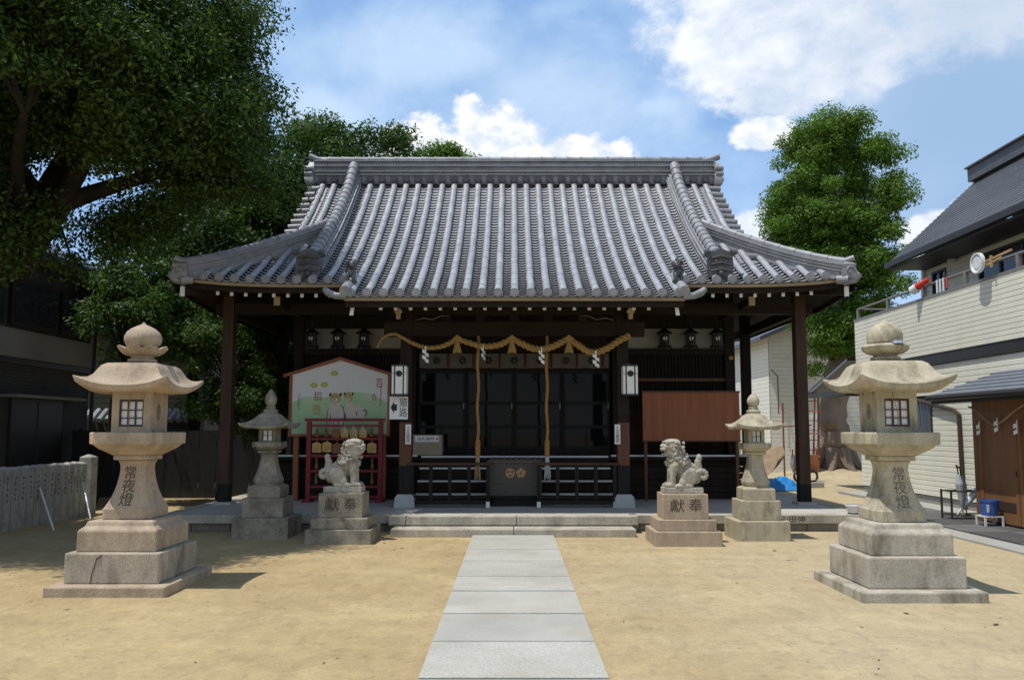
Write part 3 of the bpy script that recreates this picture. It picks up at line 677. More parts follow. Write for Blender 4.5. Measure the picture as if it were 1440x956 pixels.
# eave boards and soffit
eb = MB(); eb.m('eave_board')
def strip(mb, x0, x1, y, lo, hi, th, n=24):
    rows = []
    for i in range(n + 1):
        x = x0 + (x1 - x0) * i / n; z = Z(x, y)
        rows.append([(x, y, z + lo), (x, y, z + hi), (x, y + th, z + hi), (x, y + th, z + lo), (x, y, z + lo)])
    mb.grid(rows); mb.add(rows[0][:4], [(0, 1, 2, 3)]); mb.add(rows[-1][:4], [(3, 2, 1, 0)])
strip(eb, CX - 2.72, CX + 2.72, YK + 0.02, -0.20, -0.155, 0.06, 4)
strip(eb, CX - 5.8, CX - 2.74, YE + 0.02, -0.20, -0.155, 0.06); strip(eb, CX + 2.74, CX + 5.8, YE + 0.02, -0.20, -0.155, 0.06)
eb.build('eave_board', 'eave_board', hall)
db = MB(); db.m('wood_dark')
strip(db, CX - 2.72, CX + 2.72, YK + 0.10, -0.33, -0.20, 0.05, 4)
strip(db, CX - 5.75, CX - 2.74, YE + 0.10, -0.33, -0.20, 0.05); strip(db, CX + 2.74, CX + 5.75, YE + 0.10, -0.33, -0.20, 0.05)
for s in (-1, 1):
    rows = [[(CX + s * (EX - 0.06), y, F(13.12) + lo + up(CX + EX, min(y, 2 * YR - y))) for lo in (-0.33, -0.12)] for y in [13.2 + (2 * YR - 26.4) * i / 20 for i in range(21)]]
    db.grid(rows)
db.build('fascia', 'wood_dark', hall)
sf = MB(); sf.m('wood_dark')
yy_ = [YE + 0.1 + (17.1 - YE) * i / 10 for i in range(11)]
for y_a, xw in ((None, 0),):
    sf.grid([[(CX + x, y, F(y) - 0.26 + up(CX + x, y)) for x in [-4.2 + 8.4 * j / 8 for j in range(9)]] for y in yy_])
    sf.grid([[(CX + x, 2 * YR - y, F(y) - 0.26) for x in [-4.2, 4.2]] for y in yy_])
    sf.grid([[(CX + x, y, F(y) - 0.26) for x in (-2.7, 2.7)] for y in (YK + 0.12, 12.9, YE + 0.12)])
    for s in (-1, 1):
        rows = []
        for i in range(7):
            ax = 4.15 + (EX - 0.08 - 4.15) * i / 6; yh = yhip(CX + ax)
            zz = F(13.14 + 0.97 * max(0, 5.70 - ax)) - 0.26
            rows.append([(CX + s * ax, y, min(zz, F(min(y, 2 * YR - y)) - 0.26) + up(CX + ax, min(y, 2 * YR - y))) for y in [YE + 0.1 + (2 * YR - 2 * YE - 0.2) * j / 24 for j in range(25)]])
        sf.grid(rows)
sf.build('soffit', 'wood_dark', hall)
# rafters with white painted ends
def rafter(x, y0, y1, dz, w_, h_):
    r = MB(); r.m('wood_dark'); a = (x, y0, Z(x, y0) + dz); b = (x, y1, F(y1) + dz + up(x, y0) * 0.3)
    r.bar(a, b, w_, h_); r.m('paint_white'); z = a[2]
    r.box(x - w_ / 2 - 0.001, x + w_ / 2 + 0.001, y0 - 0.012, y0 + 0.0, z - h_ / 2 - 0.012, z + h_ / 2 - 0.004)
    r.build('rafter', None, hall)
for i in range(19): rafter(CX - 2.17 + 0.2415 * i, 12.80, 14.6, -0.385, 0.052, 0.066)
for s in (-1, 1):
    for i in range(11): rafter(CX + s * (2.66 + 0.2395 * i), 13.42, 15.6, -0.40, 0.052, 0.066)
    b = MB(); b.m('wood_dark'); x = CX + s * 2.63
    b.bar((x, 12.78, F(12.78) - 0.36), (x, 14.4, F(14.4) - 0.40), 0.07, 0.2); b.m('paint_white')
    z = F(12.78) - 0.38; b.prism([(x - s * 0.055, z + 0.135), (x - s * 0.0, z + 0.135), (x + s * 0.04, z - 0.13), (x - s * 0.02, z - 0.13)], 12.755, 12.775)
    b.build('edge_rafter', None, hall)
    b = MB(); b.m('wood_dark'); x = CX + s * 5.60; z = Z(x, 13.3) - 0.38
    b.bar((x, 13.32, z), (CX + s * 4.3, 14.9, F(14.2) - 0.5), 0.11, 0.17); b.m('paint_white')
    b.cbox((x + s * 0.0, 13.28, z - 0.02), (0.075, 0.02, 0.17)); b.build('hip_rafter', None, hall)
# pillars
def pillar(x, y, w_, z0, z1, material):
    m = MB().cbox((x, y, (z0 + z1) / 2), (w_, w_, z1 - z0)); return m.build('pillar', material, hall, bevel=0.012)
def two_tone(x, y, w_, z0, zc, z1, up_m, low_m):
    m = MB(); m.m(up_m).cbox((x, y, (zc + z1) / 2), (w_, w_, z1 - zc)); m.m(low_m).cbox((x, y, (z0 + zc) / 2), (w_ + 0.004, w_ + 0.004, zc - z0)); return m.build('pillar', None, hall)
for s in (-1, 1):
    o = two_tone(CX + s * 1.90, 14.03, 0.205, 0.45, 0.98, 1.72, 'wood_red_brown', 'wood_char'); MB().cbox((CX + s * 1.90, 14.03, 2.735), (0.2045, 0.2045, 2.03)).build('upper_shaft', 'wood_beam', o)  # upper shaft coloured near-black to stand in for the dimness under the eaves
    pl = MB().loft((CX + s * 1.90, 14.03, PZ), [(0.175, 0.175, -0.004), (0.175, 0.175, 0.105), (0.165, 0.165, 0.108), (0.168, 0.168, 0.13), (0.168, 0.168, 0.165), (0.125, 0.125, 0.225)])
    pl.build('stone_plinth', 'plinth_stone', o, bevel=0.008)
    o = two_tone(CX + s * 5.26, 14.62, 0.195, PZ + 0.04, 0.62, 4.25, 'wood_pillar', 'wood_char')
    MB().loft((CX + s * 5.26, 14.62, PZ), [(0.17, 0.17, -0.004), (0.16, 0.16, 0.035), (0.14, 0.14, 0.042)]).build('stone_plinth', 'floor_stone', o)
    pillar(CX + s * 5.22, 17.9, 0.195, PZ, 4.25, 'wood_dark'); pillar(CX + s * 5.22, 20.8, 0.195, PZ, 4.25, 'wood_dark')
    pillar(CX + s * 4.32, 15.98, 0.2, PZ, 4.6, 'wood_dark'); pillar(CX + s * 2.06, 15.98, 0.2, PZ, 4.8, 'wood_dark')
# beams
b = MB().box(CX - 2.3, CX + 2.3, 13.95, 14.10, 3.24, 3.50); b.build('porch_beam', 'wood_beam', hall, bevel=0.01)
b = MB().box(CX - 2.2, CX + 2.2, 13.97, 14.09, 3.62, 3.74); b.build('porch_beam', 'wood_beam', hall)
for i in range(7): MB().cbox((CX - 1.8 + 0.6 * i, 14.03, 3.56), (0.16, 0.13, 0.12)).build('bracket_block', 'wood_dark', hall)
b = MB().box(CX - 5.5, CX - 2.0, 14.55, 14.69, 3.72, 3.92); b.build('eave_beam', 'wood_beam', hall); MB().box(CX + 2.0, CX + 5.5, 14.55, 14.69, 3.72, 3.92).build('eave_beam', 'wood_beam', hall)
for s in (-1, 1):
    b = MB().box(CX + s * 5.26 - 0.06, CX + s * 5.26 + 0.06, 14.7, 21, 3.70, 3.88); b.build('side_beam', 'wood_dark', hall)
    b = MB(); b.m('wood_dark').box(CX + s * 4.19 - 0.05, CX + s * 4.19 + 0.05, 13.92, 16.0, 3.79, 3.93); b.m('wood_tan').box(CX + s * 4.19 - 0.054, CX + s * 4.19 + 0.054, 13.90, 13.92, 3.78, 3.935); b.build('beam_end', None, hall)
    b = MB(); x = CX + s * 1.98; b.m('wood_dark').box(x - 0.045, x + 0.045, 13.47, 14.0, 3.50, 3.66); b.m('wood_tan')
    b.prism([(x - 0.035, 3.475), (x + 0.035, 3.475), (x + 0.04, 3.57), (x + 0.075, 3.60), (x + 0.05, 3.625), (x + 0.03, 3.66), (x - 0.03, 3.66), (x - 0.05, 3.625), (x - 0.075, 3.60), (x - 0.04, 3.57)], 13.445, 13.468); b.build('beam_end', None, hall)
# carved scroll under the porch beam
for s in (-1, 1):
    b = MB()
    b.tube([(CX + s * 1.75, 13.93, 3.52), (CX + s * 1.6, 13.92, 3.56), (CX + s * 1.45, 13.93, 3.53), (CX + s * 1.3, 13.93, 3.6), (CX + s * 1.15, 13.93, 3.6)], [0.012, 0.02, 0.016, 0.018, 0.01], 6)
    b.build('carved_scroll', 'wood_grey', hall)

# walls, veranda, doors
b = MB().box(CX - 4.7, CX + 4.7, 15.42, 16.1, 1.02, 1.108); v_o = b.build('veranda', 'wood_dark', hall)
b = MB().box(CX - 4.7, CX - 1.86, 15.395, 15.418, 1.085, 1.118).box(CX + 1.86, CX + 4.7, 15.395, 15.418, 1.085, 1.118); b.build('veranda_edge', 'nosing_grey', v_o)
b = MB()
for i in range(6): b.box(CX - 4.6, CX + 4.6, 15.58 + 0.01 * (i % 2), 15.62 + 0.01 * (i % 2), PZ + 0.01 + i * 0.125, PZ + 0.125 + i * 0.125)
b.build('underfloor_board', 'wood_dark', hall)
for i, (y, z) in enumerate(((14.55, 0.455), (14.80, 0.672), (15.08, 0.893), (15.36, 1.10))):
    m = MB().box(CX - 1.78, CX + 1.80, y + 0.012, 15.42 if i < 3 else 15.44, (0.28, 0.458, 0.675, 0.896)[i], z)
    st = m.build('stair_step', 'wood_dark', hall)
    MB().box(CX - 1.78, CX + 1.80, y - 0.008, y + 0.010, z - 0.032, z + 0.003).build('step_edge', 'nosing_grey', st)
b = MB().box(CX - 1.95, CX + 1.95, 16.06, 16.12, 1.108, 1.20).box(CX - 1.95, CX + 1.95, 16.04, 16.14, 2.80, 2.90); b.build('door_rail', 'wood_dark', hall)
for i in range(4):
    x0 = CX - 1.94 + 0.97 * i; x1 = x0 + 0.965; y = 16.07 + 0.035 * (i in (1, 2))
    d = MB()
    d.box(x0, x0 + 0.055, y, y + 0.03, 1.20, 2.80).box(x1 - 0.055, x1, y, y + 0.03, 1.20, 2.80)
    for z in (1.20, 1.62, 2.10, 2.73): d.box(x0 + 0.055, x1 - 0.055, y + 0.003, y + 0.027, z, z + 0.07)
    d.box(x0 + 0.46, x0 + 0.50, y + 0.002, y + 0.026, 1.27, 1.62)
    do = d.build('sliding_door', 'wood_char', hall)
    MB().box(x0 + 0.05, x1 - 0.05, y + 0.012, y + 0.018, 1.22, 2.76).build('glass_pane', 'glass_dark', do)
    MB().box(x1 - 0.05, x1 - 0.035, y - 0.008, y, 2.02, 2.14).build('door_pull', 'metal_grey', do)
cu = MB(); cu.m('curtain')
for i in range(41):
    pass
rows = []
for i in range(81):
    x = CX - 1.9 + 3.8 * i / 80; yv = 15.93 + 0.012 * math.sin(i * 1.3); rows.append([(x, yv, 3.12), (x, yv + 0.004, 2.835 - 0.012 * abs(math.sin(i * math.pi / 10)))])
cu.grid(rows); co = cu.build('valance_curtain', 'curtain', hall, smooth=True)
for i in range(7):
    x = CX - 1.55 + 0.517 * i; cr = MB()
    cr.m('ink_black')
    for j in range(6):
        a = j * math.pi / 3; cr.disc((x + 0.05 * math.cos(a), 2.98 + 0.05 * math.sin(a)), 0.03, 15.905, 15.915, 10)
    cr.m('curtain_red').box(x + 0.20, x + 0.245, 15.905, 15.913, 2.845, 3.11)
    cr.build('curtain_crest', None, co)
b = MB().box(CX - 2.0, CX + 2.0, 16.0, 16.06, 2.9, 4.7); b.build('transom_wall', 'wood_dark', hall)
for s in (-1, 1):
    xa, xb = sorted((CX + s * 2.16, CX + s * 4.23))
    b = MB()
    for i in range(7): b.box(xa, xb, 16.0, 16.03 + 0.006 * (i % 2), 1.11 + 0.127 * i, 1.11 + 0.127 * (i + 1) - 0.004)
    b.build('plank_wall', 'wood_dark', hall)
    lt = MB(); n = 30
    for i in range(n + 1): x = xa + (xb - xa) * i / n; lt.box(x - 0.014, x + 0.014, 15.985, 16.015, 2.0, 3.12)
    for i in range(10): z = 2.02 + 0.12 * i; lt.box(xa, xb, 15.995, 16.02, z - 0.011, z + 0.011)
    lt.build('lattice_screen', 'wood_dark', hall)
    MB().box(xa, xb, 16.05, 16.08, 1.9, 3.2).build('lattice_backing', 'wood_char', hall)
    MB().box(xa, xb, 15.93, 15.98, 2.565, 2.625).build('tie_rail', 'wood_red_brown' if s > 0 else 'wood_dark', hall)
    MB().box(xa, xb, 16.01, 16.05, 3.22, 3.63).build('frieze_panel', 'plaster_white', hall)
    MB().box(xa - 0.1, xb + 0.1, 15.94, 16.08, 3.10, 3.22).build('tie_beam', 'wood_dark', hall)
    MB().box(xa - 0.1, xb + 0.1, 15.94, 16.08, 3.63, 4.75).build('upper_wall', 'wood_dark', hall)
    b = MB().box(CX + s * 4.35 - 0.04, CX + s * 4.35 + 0.04, 16.08, 21.0, PZ, 4.7); b.build('side_wall', 'wood_dark', hall)
b = MB().box(CX - 4.3, CX + 4.3, 20.9, 21.0, PZ, 4.9); b.build('back_wall', 'wood_dark', hall)
b = MB().box(CX - 4.3, CX + 4.3, 16.14, 20.9, 1.04, 1.10); b.build('inner_floor', 'wood_dark', hall)
b = MB().box(CX - 4.3, CX + 4.3, 18.6, 18.66, 1.1, 5.2); b.build('inner_wall', 'wood_char', hall)
# ------------------------------------------------------------ stone lanterns
def kasa(mb, c, top_hw, eave_hw, z_top, z_eave, tip, th, prof):
    """square lantern roof with curled corners. prof: (t, hw fraction, z fraction)"""
    n = 12; secs = []
    for hw, z, upk in prof: secs.append((hw, z, upk))
    for side in range(4):
        ca, sa = [(1, 0), (0, 1), (-1, 0), (0, -1)][side]
        rows = []
        for hw, z, upk in secs:
            row = []
            for i in range(n + 1):
                u = -1 + 2 * i / n; e = abs(u) ** 2.6; k = hw * (1 + 0.045 * upk * e / max(tip, 1e-6) * tip)
                x, y = u * k, -k
                row.append((c[0] + x * ca - y * sa, c[1] + x * sa + y * ca, c[2] + z + tip * upk * e))
            rows.append(row)
        mb.grid(rows)
    hw, z, _ = secs[0]; mb.add([(c[0] - hw, c[1] - hw, c[2] + z), (c[0] + hw, c[1] - hw, c[2] + z), (c[0] + hw, c[1] + hw, c[2] + z), (c[0] - hw, c[1] + hw, c[2] + z)], [(0, 1, 2, 3)])
def waist(prof):
    zs = [z for _, z in prof]; hs = [h for h, _ in prof]
    return lambda z: float(np.interp(z, zs, hs))
def big_lantern(name, label, x, y, tiers, chars, lotus_petals, faint, win_mat, face_in):
    t = thing(name, label, 'stone lantern', (x, y, 0), 'tall stone lanterns beside the path')
    s1, s2, s3, sw, st = tiers
    m = MB(); m.box(x - 0.588, x + 0.588, y - 0.605, y + 0.615, -0.03, 0.101); m.build('base_slab', s1, t, bevel=0.018)
    m = MB(); m.box(x - 0.468, x + 0.468, y - 0.468, y + 0.10, 0.102, 0.397); m.box(x - 0.468, x + 0.468, y + 0.104, y + 0.468, 0.102, 0.395); m.build('lower_block', s2, t, bevel=0.016)
    m = MB().loft((x, y, 0), [(0.395, 0.395, 0.399), (0.395, 0.395, 0.60), (0.385, 0.385, 0.612), (0.345, 0.345, 0.645), (0.33, 0.33, 0.69), (0.27, 0.27, 0.696)]); m.build('upper_block', s3, t, bevel=0.012)
    wp = [(0.246, 0.699), (0.246, 0.80), (0.236, 0.812), (0.200, 0.885), (0.171, 0.965), (0.150, 1.05), (0.136, 1.13), (0.130, 1.20), (0.134, 1.25), (0.150, 1.285)]
    m = MB().loft((x, y, 0), [(h, h, z) for h, z in wp], cut=0.16); m.loft((x, y, 0), [(0.15, 0.15, 1.288), (0.182, 0.182, 1.292), (0.182, 0.182, 1.338)], cut=0.1)
    wo_ = m.build('waist', sw, t, bevel=0.006)
    wf = waist(wp)
    text(chars, 0.13, 'ink_stone_faint' if faint else 'ink_stone', wo_, 'inscription', (x - 0.015 if not faint else x + 0.02, y, 1.03), vertical=True, fit=(0.145, 0.40), ext=0.0015,
         warp=lambda a, b, c: (x + (a - x) * (0.85 + 0.5 * max(0, 1.1 - c)), y - wf(c) - 0.002 + (b - y), c))
    if not faint:
        m = MB(); sr_ = random.Random(8)
        for q in range(3):
            for st_ in range(4):
                zc = 1.15 - 0.10 * q + sr_.uniform(-0.025, 0.025); yc = y + 0.02 + sr_.uniform(-0.02, 0.02); l = sr_.uniform(0.012, 0.03); hz_ = sr_.random() < 0.6
                z_a, z_b = (zc, zc + 0.006) if hz_ else (zc - l / 2, zc + l / 2); y_a, y_b = (yc - l / 2, yc + l / 2) if hz_ else (yc - 0.003, yc + 0.003)
                m.add([(x + wf(z_a) + 0.002, y_a, z_a), (x + wf(z_a) + 0.002, y_b, z_a), (x + wf(z_b) + 0.002, y_b, z_b), (x + wf(z_b) + 0.002, y_a, z_b)], [(0, 1, 2, 3)])
        m.build('inscription', 'ink_stone_faint', wo_)
    m = MB().loft((x, y, 0), [(0.20, 0.20, 1.34), (0.235, 0.235, 1.365), (0.30, 0.30, 1.405), (0.345, 0.345, 1.448), (0.37, 0.37, 1.455), (0.372, 0.372, 1.566), (0.362, 0.362, 1.574)], cut=0.22)
    m.build('platform_stone', st, t, bevel=0.008)
    # fire box
    m = MB(); hw = 0.200; z0, z1 = 1.575, 1.985
    for a, b in ((-1, -1), (1, -1), (1, 1), (-1, 1)): m.box(*sorted((x + a * hw, x + a * (hw - 0.075))), *sorted((y + b * hw, y + b * (hw - 0.075))), z0, z1)
    for b in (-1, 1):
        yy = sorted((y + b * hw * 0.985, y + b * (hw - 0.06))); m.box(x - hw + 0.075, x + hw - 0.075, *yy, z0, z0 + 0.055); m.box(x - hw + 0.075, x + hw - 0.075, *yy, z1 - 0.075, z1)
    for a in (-1, 1):                                  # round moon opening on the sides
        n = 20; pts = [(y + 0.052 * math.cos(2 * math.pi * i / n), 1.785 + 0.085 * math.sin(2 * math.pi * i / n)) for i in range(n)]
        sq = []
        for i in range(n):
            aa = 2 * math.pi * i / n; cx_, cz_ = math.cos(aa), math.sin(aa); k = 1 / max(abs(cx_), abs(cz_)); sq.append((y + (hw - 0.075) * cx_ * k, 1.78 + 0.205 * cz_ * k))
        xo = x + a * (hw * 0.985); xi = x + a * (hw - 0.055)
        for q in (xo, xi): m.add([(q, *p) for p in pts] + [(q, *p) for p in sq], [(i, (i + 1) % n, (i + 1) % n + n, i + n) for i in range(n)])
        m.add([(xo, *p) for p in pts] + [(xi, *p) for p in pts], [(i, (i + 1) % n, (i + 1) % n + n, i + n) for i in range(n)])
    m.box(x - 0.14, x + 0.14, y - 0.14, y + 0.14, z0 - 0.001, z0 + 0.006)
    fb = m.build('fire_box', st, t)
    w_ = MB(); w_.m('washi').box(x - 0.118, x + 0.118, y - hw + 0.028, y - hw + 0.033, z0 + 0.06, z1 - 0.08); MB().box(x - 0.105, x + 0.105, y + hw - 0.033, y + hw - 0.028, z0 + 0.06, z1 - 0.08).build('window_paper', 'washi', fb)
    wn = w_.build('window_paper', None, fb)
    gr = MB(); yy0, yy1 = y - hw + 0.004, y - hw + 0.026
    gr.box(x - 0.1245, x - 0.112, yy0, yy1, z0 + 0.056, z1 - 0.078).box(x + 0.112, x + 0.1245, yy0, yy1, z0 + 0.056, z1 - 0.078)
    for z in (z0 + 0.056, z1 - 0.098): gr.box(x - 0.1115, x + 0.1115, yy0, yy1, z, z + 0.02)
    for q in (-0.038, 0.038): gr.box(x + q - 0.006, x + q + 0.006, yy0 + 0.003, yy1 - 0.003, z0 + 0.077, z1 - 0.099)
    for q in (0.145, 0.225): gr.box(x - 0.1115, x + 0.1115, yy0 + 0.005, yy1 - 0.005, z0 + q - 0.005, z0 + q + 0.005)
    gr.build('window_lattice', win_mat, fb)
    cd = MB().tube([(x + face_in * 0.045 - 0.03, y - hw - 0.05, z1 + 0.02), (x - 0.012, y - hw - 0.03, z1 - 0.2), (x - 0.012, y - hw - 0.03, z0 + 0.01)], 0.003, 6); cd.build('cord', 'rope_brown', fb)
    m = MB()
    pr = [(0.17, 2.292, 0), (0.245, 2.284, 0), (0.285, 2.258, 0), (0.312, 2.208, 0.04), (0.337, 2.15, 0.14), (0.368, 2.104, 0.34), (0.406, 2.070, 0.66), (0.447, 2.052, 1.0), (0.452, 2.045, 1.0), (0.437, 1.992, 1.0), (0.40, 1.975, 0.75), (0.28, 1.975, 0.2), (0.16, 1.98, 0.0)]
    kasa(m, (x, y, 0), 0, 0, 0, 0, 0.092, 0, pr)
    m.build('roof', st, t, smooth=True, ang=42)
    m = MB().loft((x, y, 0), [(0.14, 0.14, 2.284), (0.14, 0.14, 2.30), (0.10, 0.10, 2.305)], cut=0.25)
    m.lathe([(0.12, 2.30), (0.145, 2.312), (0.145, 2.335), (0.115, 2.345), (0.115, 2.375)], (x, y, 0), 20)
    m.build('neck_ring', st, t, smooth=True)
    m = MB()
    if lotus_petals:
        n = 32; rows = []
        for r, z, k in ((0.11, 2.37, 0), (0.17, 2.382, 0.02), (0.215, 2.415, 0.05), (0.245, 2.452, 0.12), (0.225, 2.455, 0.10), (0.15, 2.44, 0)):
            rows.append([(x + r * (1 + k * abs(math.cos(i * math.pi * 8 / n)) - k / 2) * math.cos(2 * math.pi * i / n), y + r * (1 + k * abs(math.cos(i * math.pi * 8 / n)) - k / 2) * math.sin(2 * math.pi * i / n), z + (0.035 * (abs(math.cos(i * math.pi * 8 / n)) - 0.4) if k >= 0.1 else 0)) for i in range(n + 1)])
        m.grid(rows)
    else: m.lathe([(0.11, 2.36), (0.17, 2.375), (0.215, 2.405), (0.228, 2.445), (0.205, 2.47), (0.08, 2.475)], (x, y, 0), 28)
    m.build('lotus_cup', st, t, smooth=True)
    JW = 1.0 if lotus_petals else 0.92
    m = MB().lathe([(0.05, 2.438), (0.125, 2.452), (0.168, 2.490), (0.186 * JW, 2.540), (0.183 * JW, 2.580), (0.162 * JW, 2.625), (0.122 * JW, 2.662), (0.070, 2.690), (0.026, 2.710), (0.010, 2.728), (0.003, 2.735)], (x, y, 0), 28)
    m.build('jewel', st, t, smooth=True)
    return t
LL = big_lantern('stone_lantern', 'tall pinkish stone lantern with a petalled lotus cup, beside the grey stone fence', -3.92, 8.40,
            ('granite_pink', 'granite', 'granite_pink', 'granite_pink', 'granite_pink'), ['常', '夜', '燈'], True, False, 'trim_brown', 1)
ck = MB(); xk, yk = -3.92, 8.40 - 0.4695
ck.tube([(xk - 0.20, yk, 0.105), (xk - 0.19, yk, 0.2), (xk - 0.165, yk, 0.28), (xk - 0.15, yk, 0.34), (xk - 0.10, yk, 0.385)], 0.0045, 5)
ck.tube([(xk - 0.15, yk, 0.34), (xk - 0.11, yk, 0.37)], 0.009, 5); ck.build('crack', 'ink_stone', LL)
RL = big_lantern('stone_lantern', 'tall weathered grey-green stone lantern with a plain lotus cup, in front of the cream house', 3.83, 8.15,
            ('granite_grey', 'granite_grey', 'granite_grey', 'granite_moss', 'granite_moss'), ['常', '夜', '燈'], False, True, 'plastic_red' if False else 'grille_brown', -1)
m = MB().lathe([(0.062, 2.462), (0.06, 2.482), (0.02, 2.502), (0.004, 2.505)], (3.86, 7.965, 0), 18); m.build('lamp_cover', 'metal_bright', RL, smooth=True)

def small_lantern(label, x, y, w0, h0, zt, m1, m2):
    t = thing('small_stone_lantern', label, 'stone lantern', (x, y, 0), 'small stone lanterns before the hall')
    MB().loft((x, y, 0), [(w0, w0 * 0.93, -0.03), (w0, w0 * 0.93, h0)]).build('base_block', m1, t, bevel=0.012)
    w1 = w0 * 0.745; z1 = h0 + 0.001; z2 = z1 + 0.285
    MB().loft((x, y, 0), [(w1, w1 * 0.95, z1), (w1, w1 * 0.95, z2)]).build('middle_block', m1, t, bevel=0.012)
    w2 = w0 * 0.585; z3 = z2 + 0.16
    MB().loft((x, y, 0), [(w2, w2, z2 + 0.001), (w2, w2, z3), (w2 * 0.93, w2 * 0.93, z3 + 0.012), (w2 * 0.74, w2 * 0.74, z3 + 0.03)]).build('upper_block', m1, t, bevel=0.01)
    zb = z3 + 0.03; q = w2
    wp = [(q * 0.72, zb), (q * 0.78, zb + 0.03), (q * 0.80, zb + 0.07), (q * 0.70, zb + 0.13), (q * 0.58, zb + 0.22), (q * 0.49, zb + 0.32), (q * 0.44, zb + 0.41), (q * 0.45, zb + 0.46), (q * 0.62, zb + 0.475), (q * 0.64, zb + 0.505), (q * 0.52, zb + 0.515)]
    MB().loft((x, y, 0), [(h, h, z) for h, z in wp], cut=0.3).build('waist', m1, t)
    zn = zb + 0.515
    MB().loft((x, y, 0), [(q * 0.62, q * 0.62, zn + 0.001), (q * 0.86, q * 0.86, zn + 0.045), (q * 0.90, q * 0.90, zn + 0.05), (q * 0.90, q * 0.90, zn + 0.125)], cut=0.3).build('platform_stone', m1, t)
    zf = zn + 0.127; hf = 0.215
    m = MB(); k = q * 0.53
    for a, b in ((-1, -1), (1, -1), (1, 1), (-1, 1)): m.box(*sorted((x + a * k, x + a * (k - 0.05))), *sorted((y + b * k, y + b * (k - 0.05))), zf, zf + hf)
    for b in (-1, 1):
        yy = sorted((y + b * k * 0.98, y + b * (k - 0.04))); m.box(x - k + 0.05, x + k - 0.05, *yy, zf, zf + 0.02); m.box(x - k + 0.05, x + k - 0.05, *yy, zf + hf - 0.045, zf + hf)
        xx = sorted((x + b * k * 0.98, x + b * (k - 0.04))); m.box(*xx, y - k + 0.05, y + k - 0.05, zf, zf + hf)
    fb = m.build('fire_box', m1, t)
    MB().box(x - k + 0.05, x + k - 0.05, y - k + 0.02, y - k + 0.024, zf + 0.02, zf + hf - 0.045).build('window_paper', 'washi', fb)
    g_ = MB().box(x - 0.006, x + 0.006, y - k + 0.008, y - k + 0.019, zf + 0.02, zf + hf - 0.045)
    g_.box(x - k + 0.05, x - 0.0062, y - k + 0.010, y - k + 0.018, zf + 0.09, zf + 0.098).box(x + 0.0062, x + k - 0.05, y - k + 0.010, y - k + 0.018, zf + 0.09, zf + 0.098)
    for sx_ in (x - k + 0.05, x + k - 0.062): g_.box(sx_, sx_ + 0.012, y - k + 0.007, y - k + 0.0185, zf + 0.02, zf + hf - 0.045)
    g_.build('window_lattice', 'trim_brown', fb)
    zr = zf + hf; r = w0 * 0.88
    m = MB(); h = 0.20
    pr = [(r * 0.26, zr + h + 0.02, 0), (r * 0.36, zr + h, 0), (r * 0.50, zr + h * 0.70, 0.05), (r * 0.64, zr + h * 0.45, 0.18), (r * 0.78, zr + h * 0.27, 0.42), (r * 0.90, zr + h * 0.16, 0.75), (r * 0.97, zr + h * 0.13, 1.0), (r * 0.975, zr + h * 0.10, 1.0), (r * 0.94, zr - 0.02, 1.0), (r * 0.7, zr - 0.01, 0.5), (r * 0.3, zr + 0.0, 0)]
    kasa(m, (x, y, 0), 0, 0, 0, 0, 0.05, 0, pr); m.build('roof', m2, t, smooth=True, ang=42)
    za = zr + h + 0.02
    m = MB().loft((x, y, 0), [(r * 0.24, r * 0.24, za - 0.01), (r * 0.27, r * 0.27, za + 0.04), (r * 0.18, r * 0.18, za + 0.065)], cut=0.3)
    m.lathe([(r * 0.17, za + 0.06), (r * 0.22, za + 0.085), (r * 0.20, za + 0.10), (r * 0.13, za + 0.105)], (x, y, 0), 16); m.build('neck_ring', m1, t, smooth=True)
    sc = (zt - za - 0.10) / 0.16
    MB().lathe([(0.05, za + 0.10), (0.082, za + 0.10 + 0.03 * sc), (0.092, za + 0.10 + 0.065 * sc), (0.08, za + 0.10 + 0.10 * sc), (0.045, za + 0.10 + 0.135 * sc), (0.01, za + 0.10 + 0.155 * sc), (0.003, za + 0.10 + 0.16 * sc)], (x, y, 0), 20).build('jewel', m1, t, smooth=True)
    return t
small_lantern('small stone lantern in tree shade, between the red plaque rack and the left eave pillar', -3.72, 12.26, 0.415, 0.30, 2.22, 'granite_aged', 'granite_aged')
small_lantern('small sunlit stone lantern in front of the brown notice board', 3.62, 12.0, 0.385, 0.285, 2.15, 'granite_moss', 'granite_moss')

